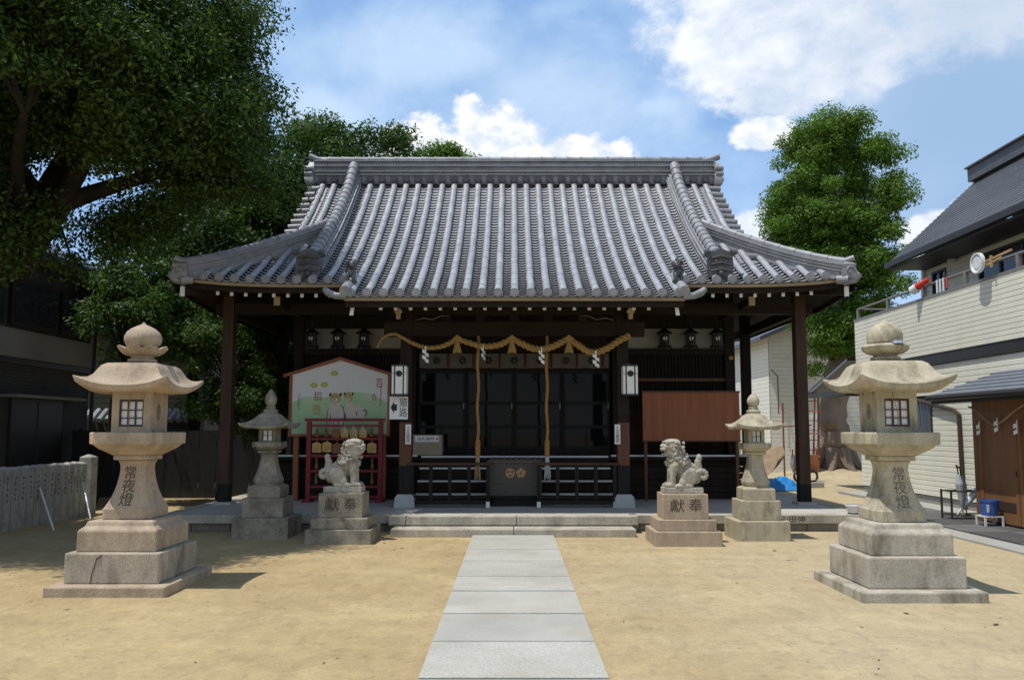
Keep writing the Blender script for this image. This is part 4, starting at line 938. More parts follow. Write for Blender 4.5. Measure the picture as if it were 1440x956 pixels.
# ------------------------------------------------------------ guardian lions (built facing +X, mouth open or closed)
def lion_mesh(seed, open_mouth, face):
    """one carved body: rounded forms fused into a single surface"""
    b = MB()
    def cap_(p, q, r0, r1, n=6):
        p = Vector(p); q = Vector(q)
        for i in range(n + 1): b.ball(tuple(p.lerp(q, i / n)), r0 + (r1 - r0) * i / n, 12, 8)
    rr = random.Random(seed)
    # trunk: haunches low at the back, chest high in front
    b.ball((-0.10, 0, 0.16), (0.15, 0.135, 0.15)); b.ball((-0.04, 0, 0.24), (0.15, 0.125, 0.14)); b.ball((0.04, 0, 0.33), (0.14, 0.125, 0.15)); b.ball((0.10, 0, 0.33), (0.105, 0.12, 0.16)); b.ball((0.135, 0, 0.25), (0.075, 0.10, 0.11))
    cap_((0.06, 0, 0.40), (0.10, 0, 0.50), 0.125, 0.115)
    for s in (-1, 1):
        # front legs
        cap_((0.12, s * 0.085, 0.30), (0.145, s * 0.09, 0.14), 0.066, 0.047); cap_((0.145, s * 0.09, 0.14), (0.15, s * 0.09, 0.04), 0.047, 0.046)
        b.ball((0.185, s * 0.09, 0.032), (0.07, 0.056, 0.042))
        for k in (-1, 0, 1): b.ball((0.235, s * 0.09 + k * 0.03, 0.026), (0.026, 0.017, 0.027), 8, 6)
        # hind legs: thigh against the belly, knee forward, foot flat
        b.ball((-0.08, s * 0.115, 0.155), (0.125, 0.06, 0.135), rot=Matrix.Rotation(R(-25), 3, 'Y')); b.ball((0.005, s * 0.125, 0.075), (0.06, 0.048, 0.075))
        cap_((-0.10, s * 0.125, 0.035), (0.03, s * 0.13, 0.03), 0.042, 0.04); b.ball((0.065, s * 0.13, 0.028), (0.052, 0.05, 0.036))
        for k in (-1, 0, 1): b.ball((0.105, s * 0.13 + k * 0.027, 0.022), (0.02, 0.015, 0.022), 8, 6)
    # head, turned a little towards the viewer's side
    hd = MB(); keep = b
    hr = Matrix.Rotation(face, 3, 'Z'); hc = Vector((0.12, 0, 0.575))
    def hb(p, r, n=12, k=8): b.ball(tuple(hc + hr @ Vector(p)), r, n, k, rot=hr)
    hb((0, 0, 0), (0.125, 0.125, 0.115)); hb((0.01, 0, 0.075), (0.125, 0.115, 0.045))
    hb((0.105, 0, 0.0), (0.075, 0.085, 0.045)); hb((0.155, 0, 0.015), (0.035, 0.05, 0.032)); hb((0.15, 0, -0.03), (0.04, 0.075, 0.025))
    jz = -0.105 if open_mouth else -0.07
    hb((0.10, 0, jz), (0.072, 0.07, 0.028)); hb((0.06, 0, -0.085), (0.07, 0.085, 0.05))
    for s in (-1, 1):
        hb((0.105, s * 0.05, 0.065), (0.035, 0.038, 0.024)); hb((0.118, s * 0.052, 0.038), (0.02, 0.024, 0.018), 8, 6); hb((-0.02, s * 0.118, 0.05), (0.04, 0.02, 0.05))
        if open_mouth: hb((0.15, s * 0.05, -0.055), (0.012, 0.012, 0.022), 8, 6)
    # curls of the mane down cheeks, neck and back
    for i in range(120):
        a = rr.uniform(-2.6, 2.6); zz = rr.uniform(-0.26, 0.07); r = 0.125 + 0.02 * rr.random() + (0.03 if zz < -0.1 else 0)
        if abs(a) < 1.05 and zz > -0.14: continue
        xx = -math.cos(a + math.pi) * 0 + math.cos(a) * r; yv = math.sin(a) * r
        hb((xx - 0.02 + min(0, zz) * 0.25, yv, zz), rr.uniform(0.016, 0.026), 8, 6)
    for i in range(16):
        t = i / 15; hb((-0.13 - 0.10 * t, rr.uniform(-0.06, 0.06), -0.03 - 0.24 * t), rr.uniform(0.02, 0.028), 8, 6)
    for i in range(6): b.ball((0.175 + 0.01 * math.sin(i), rr.uniform(-0.05, 0.05), 0.36 + 0.02 * i), 0.022, 8, 6)
    # tail: upright flame with a rolled curl at its foot
    cap_((-0.20, 0, 0.12), (-0.25, 0, 0.22), 0.075, 0.07); cap_((-0.25, 0, 0.22), (-0.235, 0, 0.36), 0.062, 0.05); b.ball((-0.255, 0, 0.415), (0.045, 0.045, 0.06))
    for i in range(9):
        a = i * 0.62; rad = 0.085 - 0.007 * i
        for yv in (-0.055, 0.055): b.ball((-0.29 + rad * math.cos(a), yv, 0.17 + rad * math.sin(a)), 0.037, 8, 6)
    cap_((-0.12, 0, 0.34), (-0.20, 0, 0.26), 0.03, 0.05)
    o = b.build('tmp', 'stone_statue')
    md_ = o.modifiers.new('r', 'REMESH'); md_.mode = 'VOXEL'; md_.voxel_size = 0.006
    sm = o.modifiers.new('s', 'SMOOTH'); sm.iterations = 1; sm.factor = 0.4
    me = bpy.data.meshes.new_from_object(o.evaluated_get(bpy.context.evaluated_depsgraph_get()))
    bpy.data.objects.remove(o); me.name = 'lion_body'; me.polygons.foreach_set('use_smooth', [True] * len(me.polygons))
    return me
def guardian(label, x, y, flip, open_mouth, seed, mp, stretch=1.0):
    t = thing('guardian_lion', label, 'stone lion', (x, y, 0), 'stone guardian lions before the hall')
    MB().loft((x, y, 0), [(0.465, 0.40, -0.03), (0.465, 0.40, 0.20)]).build('pedestal_base', mp, t, bevel=0.01)
    MB().loft((x, y, 0), [(0.405, 0.33, 0.202), (0.405, 0.33, 0.355)]).build('pedestal_step', mp, t, bevel=0.01)
    pb = MB().loft((x, y, 0), [(0.315, 0.26, 0.357), (0.312, 0.257, 0.70)]).build('pedestal', mp, t, bevel=0.008)
    text('獻', 0.2, 'ink_stone', pb, 'inscription', (x - 0.125, y - 0.2605, 0.545), fit=(0.20, 0.175), ext=0.001)
    text('奉', 0.2, 'ink_stone', pb, 'inscription', (x + 0.135, y - 0.2605, 0.55), fit=(0.18, 0.185), ext=0.001)
    sg = -1 if flip else 1
    MB().loft((x, y, 0), [(0.275, 0.165, 0.702), (0.272, 0.162, 0.785)]).build('lion_plinth', 'stone_statue', t, bevel=0.008)
    me = lion_mesh(seed, open_mouth, R(-14))
    n = len(me.vertices); a = np.empty(n * 3); me.vertices.foreach_get('co', a); a = a.reshape(-1, 3)
    a[:, 2] *= 1.0; a[:, 0] *= sg
    a += np.array((x + sg * 0.0, y, 0.778)) - np.array((x, y, 0)); me.vertices.foreach_set('co', a.ravel())
    if flip: me.flip_normals()
    me.update(); o = bpy.data.objects.new('lion_body', me); COL.objects.link(o); o.parent = t; ROOT[o.name] = Vector((x, y, 0))
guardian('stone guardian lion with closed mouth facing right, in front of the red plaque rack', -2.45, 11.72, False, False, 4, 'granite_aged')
guardian('stone guardian lion with open mouth facing left, in front of the brown notice board', 2.42, 11.52, True, True, 9, 'granite_pink')

# ------------------------------------------------------------ straw rope with tassels and paper streamers
rt = thing('sacred_rope', 'thick twisted straw rope with tassels and white paper streamers hung across the porch', 'straw rope', (CX, 13.82, 3.1))
kn = [(-2.36, 3.02), (-2.29, 3.16), (-2.17, 3.245), (-2.04, 3.255), (-1.93, 3.20), (-1.72, 3.09), (-1.49, 3.02), (-1.25, 3.04), (-1.08, 3.11), (-0.963, 3.16), (-0.80, 3.12), (-0.52, 3.045), (-0.25, 3.07), (-0.012, 3.16), (0.14, 3.10), (0.34, 3.01), (0.52, 2.995), (0.72, 3.05), (0.88, 3.13), (0.976, 3.16), (1.12, 3.08), (1.30, 2.96), (1.45, 2.94), (1.65, 3.01), (1.85, 3.14), (2.04, 3.235)]
def catmull(P, n):
    out = []
    for i in range(len(P) - 1):
        p0, p1, p2, p3 = P[max(i - 1, 0)], P[i], P[i + 1], P[min(i + 2, len(P) - 1)]
        for j in range(n):
            t = j / n; out.append(tuple(0.5 * (2 * p1[k] + (p2[k] - p0[k]) * t + (2 * p0[k] - 5 * p1[k] + 4 * p2[k] - p3[k]) * t * t + (3 * p1[k] - p0[k] - 3 * p2[k] + p3[k]) * t ** 3) for k in range(len(p1))))
    out.append(tuple(P[-1])); return out
pts = catmull([(x, 13.80, z) for x, z in kn], 16)
k = len(pts); rad = [0.014 + (0.052 - 0.014) * min(1, (i / k) * 1.9) ** 0.8 for i in range(k)]
rad[-1] *= 1.15
MB().tube(pts, rad, 24, True, twist=24, lobes=3, lamp=0.55).build('rope', 'straw', rt, smooth=True, ang=60)
for x, z in ((-0.963, 3.19), (-0.012, 3.19), (0.976, 3.19)):
    m = MB(); y = 13.79
    m.tube([(x - 0.07, y - 0.02, z - 0.03), (x, y - 0.05, z + 0.03), (x + 0.07, y - 0.02, z - 0.03)], 0.03, 8)
    n = 20; rows = []
    for r, zz in ((0.025, 0.03), (0.036, -0.02), (0.028, -0.06), (0.040, -0.11), (0.062, -0.19), (0.075, -0.245), (0.06, -0.25)):
        rows.append([(x + r * (1 + 0.10 * (i % 2)) * math.cos(2 * math.pi * i / n), y - 0.03 + 0.8 * r * (1 + 0.10 * (i % 2)) * math.sin(2 * math.pi * i / n), z + zz - (0.012 * (i % 3) if zz < -0.2 else 0)) for i in range(n + 1)])
    m.grid(rows); m.build('straw_tassel', 'straw', rt)
for x, z, tw in ((-1.51, 2.99, 0.1), (-0.51, 3.03, 0.9), (0.50, 2.97, -0.5), (1.44, 2.91, 0.2)):
    m = MB(); y = 13.73; zz = z; px_ = x; ct, st_ = math.cos(tw), math.sin(tw)
    def lp(dx, dz, dy=0.0): return (x + dx * ct, y - dx * st_ + dy, z + dz)
    m.add([lp(-0.012, 0.05), lp(0.012, 0.05), lp(0.012, -0.03), lp(-0.012, -0.03)], [(0, 1, 2, 3)])
    for i in range(4):
        d = 1 if i % 2 else -1; z0 = -0.02 - 0.052 * i; c = 0.022 * d
        m.add([lp(c - 0.034, z0 + 0.02, 0.012 * d), lp(c + 0.034, z0 - 0.012, -0.012 * d), lp(c + 0.034, z0 - 0.072, -0.012 * d), lp(c - 0.034, z0 - 0.04, 0.012 * d)], [(0, 1, 2, 3)])
    o = m.build('paper_streamer', 'paper_white', rt); so_ = o.modifiers.new('th', 'SOLIDIFY'); so_.thickness = 0.002
# bell ropes
for x, lb in ((-0.61, 'hanging bell rope with frayed end, left of the offering box'), (0.60, 'hanging bell rope with frayed end, right of the offering box')):
    t = thing('bell_rope', lb, 'bell rope', (x, 13.98, 0.72), 'bell ropes beside the offering box')
    MB().tube([(x + 0.01 * math.sin(i * 0.4), 13.98, 3.3 - 1.9 * i / 40) for i in range(41)], 0.027, 12, True, 30, 3, 0.3).build('rope', 'rope_brown', t, smooth=True, ang=60)
    MB().lathe([(0.03, 1.13), (0.042, 1.14), (0.045, 1.25), (0.047, 1.38), (0.036, 1.42), (0.03, 1.43)], (x, 13.98, 0), 8).build('rope_grip', 'rope_brown', t)
    m = MB(); fr = random.Random(int(x * 100))
    for i in range(16):
        a = fr.uniform(0, 6.28); r = fr.uniform(0.02, 0.075); l = fr.uniform(0.34, 0.44)
        m.tube([(x + 0.02 * math.cos(a), 13.98 + 0.02 * math.sin(a), 1.135), (x + r * 0.7 * math.cos(a), 13.98 + r * 0.6 * math.sin(a), 1.135 - l * 0.5), (x + r * math.cos(a), 13.98 + r * 0.8 * math.sin(a), 1.135 - l)], [0.012, 0.009, 0.005], 5)
    m.build('frayed_end', 'straw_pale' if x < 0 else 'cloth_grey', t)

# ------------------------------------------------------------ offering box
ob = thing('offering_box', 'dark wooden offering box with two gold crests before the steps', 'offering box', (0.05, 14.3, PZ))
m = MB().box(-0.41, 0.51, 14.16, 14.5, 0.442, 1.01); m.build('box_body', 'board_dark', ob, bevel=0.006)
m = MB().box(-0.46, 0.56, 14.13, 14.53, 1.012, 1.05).box(-0.42, 0.52, 14.15, 14.51, 1.05, 1.075); m.build('box_rim', 'wood_grey', ob, bevel=0.005)
m = MB()
for i in range(9): x = -0.38 + 0.107 * i; m.box(x, x + 0.03, 14.16, 14.5, 1.076, 1.105)
m.build('slat_lid', 'wood_grey', ob)
m = MB().box(-0.43, 0.53, 14.12, 14.54, 0.404, 0.44).box(-0.36, 0.46, 14.18, 14.5, PZ, 0.403); m.build('box_stand', 'wood_char', ob)
MB().box(-0.405, 0.505, 14.148, 14.158, 0.655, 0.672).build('front_strip', 'wood_grey', ob)
m = MB(); m.m('gold').disc((-0.045, 0.84), 0.085, 14.145, 14.158, 24); m.m('board_dark')
for i in range(3):
    a = i * 2.094 + 0.5; m.disc((-0.045 + 0.042 * math.cos(a), 0.84 + 0.042 * math.sin(a)), 0.022, 14.138, 14.146, 12)
    m.prism([(-0.045 + 0.068 * math.cos(a + 0.2), 0.84 + 0.068 * math.sin(a + 0.2)), (-0.045 + 0.058 * math.cos(a + 0.5), 0.84 + 0.058 * math.sin(a + 0.5)), (-0.045 + 0.078 * math.cos(a + 1.2), 0.84 + 0.078 * math.sin(a + 1.2))], 14.138, 14.146)
m.m('gold')
for i in range(5): a = math.pi / 2 + i * 2 * math.pi / 5; m.disc((0.145 + 0.052 * math.cos(a), 0.84 + 0.052 * math.sin(a)), 0.036, 14.145, 14.158, 14)
m.m('board_dark').disc((0.145, 0.84), 0.018, 14.138, 14.144, 12)
m.build('crest', None, ob)

# low barriers left and right of the box
def barrier(label, x0, x1):
    t = thing('low_barrier', label, 'barrier', ((x0 + x1) / 2, 13.95, PZ), 'low wooden barriers on the platform')
    MB().box(x0 - 0.06, x1 + 0.06, 13.90, 14.0, 0.985, 1.03).build('top_rail', 'wood_pillar', t, bevel=0.006)
    MB().box(x0, x1, 13.935, 13.965, 0.42, 0.46).build('middle_rail', 'wood_dark', t); MB().box(x0, x1, 13.93, 13.97, 0.315, 0.385).build('bottom_rail', 'wood_char', t)
    for i in range(5):
        x = x0 + 0.03 + (x1 - x0 - 0.06) * i / 4; o = MB().box(x - 0.03, x + 0.03, 13.92, 13.98, PZ + 0.1 if i in (0, 4) else 0.39, 0.984).build('upright', 'wood_char', t)
        if i in (0, 4): MB().box(x - 0.032, x + 0.032, 13.88, 14.02, PZ, PZ + 0.1).build('foot', 'paint_white', t)
barrier('dark low wooden barrier before the steps, left of the offering box', -1.78, -0.40)
barrier('dark low wooden barrier before the steps, right of the offering box', 0.42, 1.80)

# paper lanterns on the porch pillars
for s, lb in ((-1, 'white box lantern with black crest on left porch pillar, above the route sign'), (1, 'white box lantern with black crest on right porch pillar')):
    x = CX + s * 1.985 + (0 if s < 0 else 0.01); z0, z1 = 2.20, 2.70; y0, y1 = 13.66, 13.915
    t = thing('wall_lantern', lb, 'lantern', (x, 13.8, z0), 'white lanterns on the porch pillars')
    MB().box(x - 0.125, x + 0.125, y0 + 0.006, y1, z0 + 0.01, z1 - 0.01).build('shade', 'washi', t)
    m = MB().box(x - 0.135, x + 0.135, y0 - 0.005, y1 + 0.005, z1 - 0.012, z1 + 0.015).box(x - 0.135, x + 0.135, y0 - 0.005, y1 + 0.005, z0 - 0.015, z0 + 0.012)
    for q in (-0.075, 0.075): m.box(x + q - 0.011, x + q + 0.011, y0, y0 + 0.006, z0 + 0.012, z1 - 0.012)
    for q in (0.345, 0.375): m.box(x - 0.125, x + 0.125, y0 + 0.001, y0 + 0.005, z0 + q, z0 + q + 0.005)
    m.box(x - 0.03, x + 0.03, y1 - 0.02, 13.93, z1 + 0.015, z1 + 0.06)
    m.build('lantern_frame', 'metal_black', t)
    m = MB()
    for i in range(8): a = i * math.pi / 4; m.disc((x + 0.036 * math.cos(a), z0 + 0.36 + 0.036 * math.sin(a)), 0.02, y0 - 0.004, y0 + 0.0, 10)
    m.disc((x, z0 + 0.36), 0.034, y0 - 0.0055, y0 + 0.0, 12); m.build('crest', 'ink_black', t)
# signs
t = thing('route_sign', 'white route sign with black left arrow on the left porch pillar', 'sign', (-1.985, 13.9, 1.77))
MB().box(-2.145, -1.825, 13.885, 13.9, 1.78, 2.175).build('board', 'sign_white', t)
m = MB(); cx_, cz_ = -2.065, 1.985
m.prism([(cx_ - 0.06, cz_), (cx_ + 0.0, cz_ + 0.105), (cx_ + 0.0, cz_ + 0.055), (cx_ + 0.05, cz_ + 0.055), (cx_ + 0.05, cz_ - 0.055), (cx_ + 0.0, cz_ - 0.055), (cx_ + 0.0, cz_ - 0.105)], 13.881, 13.884); m.build('arrow', 'ink_black', t)
text(['順', '路'], 0.15, 'ink_black', t, 'lettering', (-1.905, 13.883, 1.98), vertical=True, fit=(0.135, 0.32), ext=0.001)
for x, lb, g_ in ((-1.815, 'narrow white vertical notice on the left porch pillar, below the route sign', 0), (1.82, 'narrow white vertical notice on the right porch pillar', 0)):
    t = thing('vertical_notice', lb, 'sign', (x, 13.9, 1.36), 'vertical notices on the porch pillars')
    MB().box(x - 0.048, x + 0.048, 13.892, 13.905, 1.35, 1.69).build('board', 'sign_white', t)
    text(['土', '足', '厳', '禁'], 0.07, 'ink_black', t, 'lettering', (x, 13.890, 1.52), vertical=True, fit=(0.066, 0.30), ext=0.001)
# box for returned charms on the veranda
t = thing('charm_return_box', 'beige box with a white label standing on the veranda edge, left of the steps', 'box', (-1.62, 15.5, 1.112))
MB().box(-1.92, -1.36, 15.42, 15.78, 1.112, 1.50).build('box_body', 'board_beige', t, bevel=0.004)
MB().box(-1.93, -1.35, 15.41, 15.79, 1.50, 1.515).build('box_lid', 'trim_brown', t)
MB().box(-1.88, -1.42, 15.412, 15.418, 1.365, 1.485).build('label_plate', 'sign_white', t)
text('古札納所', 0.09, 'ink_black', t, 'lettering', (-1.67, 15.410, 1.425), fit=(0.34, 0.075), ext=0.001)
MB().disc((-1.455, 1.425), 0.022, 15.4085, 15.411, 14).build('red_mark', 'ink_red', t)

# hanging bronze lanterns under the eaves
nm = ['outermost', 'middle', 'innermost']
for s in (-1, 1):
    for i in range(3):
        x = CX + s * (4.02 - 0.52 * i) + 0.0; y = 15.72; z = 3.40
        t = thing('hanging_lantern', '%s of the three black hanging lanterns with plum crests above the %s' % (nm[i], 'big votive board' if s < 0 else 'brown notice board'), 'hanging lantern', (x, y, z), 'black hanging lanterns before the white frieze')
        m = MB(); m.lathe([(0.105, -0.13), (0.105, 0.10)], (x, y, z), 6, a0=R(30)); m.build('lantern_body', 'metal_black', t)
        m = MB(); m.lathe([(0.175, 0.095), (0.165, 0.115), (0.10, 0.15), (0.05, 0.19), (0.02, 0.21)], (x, y, z), 6, a0=R(30)); m.tube([(x, y, z + 0.2), (x, y, 3.9)], 0.008, 6); m.build('lantern_roof', 'metal_black', t)
        m = MB(); m.lathe([(0.10, -0.17), (0.15, -0.155), (0.15, -0.135), (0.09, -0.131)], (x, y, z), 6, a0=R(30))
        for q in range(6): a = R(30 + 60 * q); m.tube([(x + 0.10 * math.cos(a), y + 0.10 * math.sin(a), z - 0.15), (x + 0.15 * math.cos(a), y + 0.15 * math.sin(a), z - 0.21)], 0.014, 6)
        m.build('lantern_base', 'metal_black', t)
        m = MB()
        for q in range(5): a = math.pi / 2 + q * 2 * math.pi / 5; m.disc((x + 0.027 * math.cos(a), z - 0.005 + 0.027 * math.sin(a)), 0.018, y - 0.098, y - 0.094, 10)
        m.build('plum_crest', 'paint_white', t)

# ------------------------------------------------------------ big votive board with two dogs
t = thing('votive_board', 'large house-shaped white and green votive board painted with two sitting dogs', 'votive board', (-3.31, 15.3, PZ))
xc = -3.315; poly = [(-4.235, 1.52), (-2.395, 1.52), (-2.395, 2.655), (xc, 2.935), (-4.235, 2.655)]
MB().prism(poly, 15.29, 15.315).build('board', 'sign_white', t)
m = MB().prism([(-4.285, 1.47), (-4.235, 1.47), (-4.235, 2.66), (-4.285, 2.66)], 15.26, 15.33).prism([(-2.395, 1.47), (-2.345, 1.47), (-2.345, 2.66), (-2.395, 2.66)], 15.26, 15.33).prism([(-4.235, 1.47), (-2.395, 1.47), (-2.395, 1.52), (-4.235, 1.52)], 15.262, 15.328)
m.prism([(-4.40, 2.60), (xc, 2.93), (xc, 2.99), (-4.40, 2.655)], 15.24, 15.35).prism([(-2.23, 2.60), (-2.23, 2.655), (xc, 2.99), (xc, 2.93)], 15.24, 15.35)
for x in (-4.15, -2.48): m.box(x - 0.05, x + 0.05, 15.33, 15.43, PZ, 2.5)
m.build('frame', 'board_brown', t)
def pic(mb, pts, d=0): mb.prism(pts, 15.287 - 0.0015 * d, 15.2885 - 0.0015 * d)
def ell(cx_, cz_, rx, rz, n=20, a=0): return [(cx_ + rx * math.cos(2 * math.pi * i / n) * math.cos(a) - rz * math.sin(2 * math.pi * i / n) * math.sin(a), cz_ + rx * math.cos(2 * math.pi * i / n) * math.sin(a) + rz * math.sin(2 * math.pi * i / n) * math.cos(a)) for i in range(n)]
# painted meadow (a wash of green that thins upward is the picture's own pigment)
gm = bpy.data.materials.new('meadow_paint'); gm.use_nodes = True; tt = gm.node_tree; bb = tt.nodes['Principled BSDF']
co_ = tt.nodes.new('ShaderNodeTexCoord'); se = tt.nodes.new('ShaderNodeSeparateXYZ'); nn = tt.nodes.new('ShaderNodeTexNoise'); nn.inputs['Scale'].default_value = 2.2
tt.links.new(co_.outputs['Object'], se.inputs[0]); tt.links.new(co_.outputs['Object'], nn.inputs['Vector'])
ma = tt.nodes.new('ShaderNodeMath'); ma.operation = 'MULTIPLY_ADD'; tt.links.new(nn.outputs[0], ma.inputs[0]); ma.inputs[1].default_value = 0.5; tt.links.new(se.outputs[2], ma.inputs[2])
ra = tt.nodes.new('ShaderNodeValToRGB'); e_ = ra.color_ramp.elements
e_[0].position = 0.35; e_[0].color = (0.40, 0.60, 0.36, 1); e_[1].position = 1.0; e_[1].color = (0.76, 0.77, 0.74, 1)
q_ = e_.new(0.72); q_.color = (0.46, 0.66, 0.40, 1)
mr_ = tt.nodes.new('ShaderNodeMapRange'); mr_.inputs[1].default_value = 1.4; mr_.inputs[2].default_value = 2.45; tt.links.new(ma.outputs[0], mr_.inputs[0]); tt.links.new(mr_.outputs[0], ra.inputs[0])
tt.links.new(ra.outputs[0], bb.inputs['Base Color']); bb.inputs['Roughness'].default_value = 0.8; MATS['meadow_paint'] = gm
m = MB(); pic(m, [(-4.23, 1.525), (-2.40, 1.525), (-2.40, 2.12), (-2.75, 2.30), (-3.2, 2.33), (-3.6, 2.22), (-4.0, 2.24), (-4.23, 2.12)]); m.build('meadow', 'meadow_paint', t)
m = MB()
m.m('dog_fur'); pic(m, ell(-3.39, 1.90, 0.155, 0.25), 1)
for q in (-0.10, 0.0, 0.10): pic(m, ell(-3.39 + q, 1.76, 0.045, 0.17), 2)
m.m('dog_brown'); pic(m, ell(-3.40, 2.20, 0.105, 0.10), 3); m.m('dog_fur'); pic(m, ell(-3.405, 2.165, 0.06, 0.045), 4)
m.m('ink_black')
for q in (-0.10, 0.10): pic(m, ell(-3.40 + q, 2.27, 0.022, 0.035, 10), 4)
for q in (-0.045, 0.03): pic(m, ell(-3.40 + q, 2.225, 0.011, 0.013, 8), 5)
pic(m, ell(-3.415, 2.175, 0.018, 0.013, 8), 5)
def stroke(mb, pts, r, d):
    for a, b in zip(pts[:-1], pts[1:]):
        dx, dz = b[0] - a[0], b[1] - a[1]; l = math.hypot(dx, dz) or 1; nx_, nz_ = -dz / l * r, dx / l * r
        pic(mb, [(a[0] + nx_, a[1] + nz_), (a[0] - nx_, a[1] - nz_), (b[0] - nx_, b[1] - nz_), (b[0] + nx_, b[1] + nz_)], d)
for pp in ([(-3.53, 2.0), (-3.56, 1.85), (-3.55, 1.66)], [(-3.49, 1.9), (-3.50, 1.66)], [(-3.42, 1.82), (-3.43, 1.64)], [(-3.34, 1.82), (-3.33, 1.64)], [(-3.25, 2.04), (-3.22, 1.88), (-3.24, 1.66)], [(-3.30, 2.06), (-3.24, 2.02)]): stroke(m, pp, 0.006, 5)
m.build('painted_dog', None, t)
m = MB(); m.m('dog_fur'); pic(m, ell(-3.02, 1.93, 0.20, 0.14, 20, -0.25), 1); pic(m, ell(-3.12, 1.95, 0.085, 0.19), 2)
m.m('dog_brown'); pic(m, ell(-3.15, 2.22, 0.085, 0.095), 3); m.m('dog_fur'); pic(m, ell(-3.165, 2.18, 0.05, 0.05), 4); m.m('ink_black')
for q in (-0.085, 0.07): pic(m, ell(-3.14 + q, 2.285, 0.02, 0.028, 10), 4)
for q in (-0.045, 0.02): pic(m, ell(-3.15 + q, 2.24, 0.010, 0.012, 8), 5)
pic(m, ell(-3.165, 2.195, 0.016, 0.012, 8), 5)
for pp in ([(-3.2, 1.9), (-3.21, 1.79), (-3.16, 1.78)], [(-3.07, 1.79), (-2.98, 1.775), (-2.88, 1.80)], [(-2.83, 1.86), (-2.79, 1.93), (-2.82, 1.98), (-2.87, 1.95)], [(-2.98, 1.87), (-3.0, 1.95)]): stroke(m, pp, 0.008, 5)
m.build('painted_dog', None, t)
m = MB(); m.m('flower_yellow')
for fx, fz in ((-3.82, 2.45), (-3.62, 2.46), (-3.43, 2.68)):
    for i in range(6): a = i * 1.05; pic(m, ell(fx + 0.05 * math.cos(a), fz + 0.032 * math.sin(a), 0.03, 0.022, 8), 1 + i % 2)
m.build('painted_flower', None, t)
text('招', 0.2, 'ink_red', t, 'lettering', (-3.74, 15.284, 2.24), fit=(0.15, 0.17), ext=0.0008); text('徳', 0.2, 'ink_gold', t, 'lettering', (-3.76, 15.284, 1.98), fit=(0.16, 0.2), ext=0.0008)
text('百', 0.2, 'ink_red', t, 'lettering', (-2.56, 15.284, 2.49), fit=(0.13, 0.17), ext=0.0008); text('百', 0.1, 'ink_red', t, 'lettering', (-2.66, 15.284, 2.22), fit=(0.09, 0.12), ext=0.0008)
m = MB(); stroke(m, [(-2.53, 2.42), (-2.535, 2.05)], 0.006, 2); m.build('painted_line', 'ink_red', t)
m = MB(); sr_ = random.Random(2)
for q in range(7):
    for st_ in range(4):
        zc = 2.27 - 0.045 * q + sr_.uniform(-0.012, 0.012); xc_ = -4.10 + sr_.uniform(-0.012, 0.012); l = sr_.uniform(0.008, 0.02); v_ = sr_.random() < 0.5
        stroke(m, [(xc_ - (0 if v_ else l), zc - (l if v_ else 0)), (xc_ + (0 if v_ else l), zc + (l if v_ else 0.004))], 0.0025, 2)
m.build('signature', 'ink_black', t)

# red rack with small votive plaques
t = thing('plaque_rack', 'dark red wooden rack hung with small votive plaques, in front of the big board', 'rack', (-3.15, 15.0, PZ))
for x in (-3.815, -2.475):
    o = MB().box(x - 0.042, x + 0.042, 14.96, 15.04, PZ, 1.755).build('post', 'paint_red', t, bevel=0.004); MB().box(x - 0.075, x + 0.075, 14.85, 15.15, PZ, PZ + 0.055).build('foot', 'paint_red', o)
for z, h in ((1.757, 0.055), (1.655, 0.04), (1.405, 0.045), (1.09, 0.05), (0.81, 0.045), (0.52, 0.045), (0.33, 0.05)):
    ex = 0.085 if z > 1.7 else -0.045
    MB().box(-3.815 - ex, -2.475 + ex, 14.98, 15.02, z, z + h).build('rail', 'paint_red', t)
ordn = ['first', 'second', 'third', 'fourth', 'fifth', 'sixth', 'seventh']
def plaque(x, z, w_, h_, kind, label):
    t = thing('votive_plaque', label, 'votive plaque', (x, 14.97, z - h_), 'small votive plaques on the red rack')
    if kind == 'gourd':
        m = MB().lathe([(0.012, -h_), (w_ * 0.42, -h_ * 0.9), (w_ * 0.5, -h_ * 0.7), (w_ * 0.2, -h_ * 0.45), (w_ * 0.28, -h_ * 0.25), (0.012, -h_ * 0.05)], (x, 14.965, z), 12); m.build('charm', 'ema_wood_dark', t, smooth=True)
    else:
        m = MB().prism([(x - w_ / 2, z - h_), (x + w_ / 2, z - h_), (x + w_ / 2, z - h_ * 0.18), (x, z), (x - w_ / 2, z - h_ * 0.18)], 14.955, 14.967); m.build('plaque_board', 'ema_wood_dark' if kind == 'dark' else 'ema_wood', t)
        mm = MB()
        for i in range(3): mm.box(x - w_ * 0.32 + w_ * 0.22 * i, x - w_ * 0.32 + w_ * 0.22 * i + 0.006, 14.9535, 14.9548, z - h_ * 0.85, z - h_ * (0.38 + 0.08 * (i % 2)))
        if kind != 'dark': mm.build('handwriting', 'ink_stone', t)
    MB().tube([(x - 0.012, 14.963, z - 0.02), (x - 0.01, 14.974, z + 0.05), (x + 0.01, 14.974, z + 0.05), (x + 0.012, 14.963, z - 0.02)], 0.004, 5).build('string', 'cloth_grey' if kind == 'tied' else 'ink_red', t)
    if kind == 'tied': MB().tube([(x - 0.02, 14.948, z + 0.03), (x + 0.012, 14.945, z - 0.05), (x - 0.02, 14.945, z - 0.12), (x + 0.025, 14.948, z - 0.03), (x + 0.03, 14.945, z - 0.14)], 0.008, 5).build('paper_tie', 'paper_white', t)
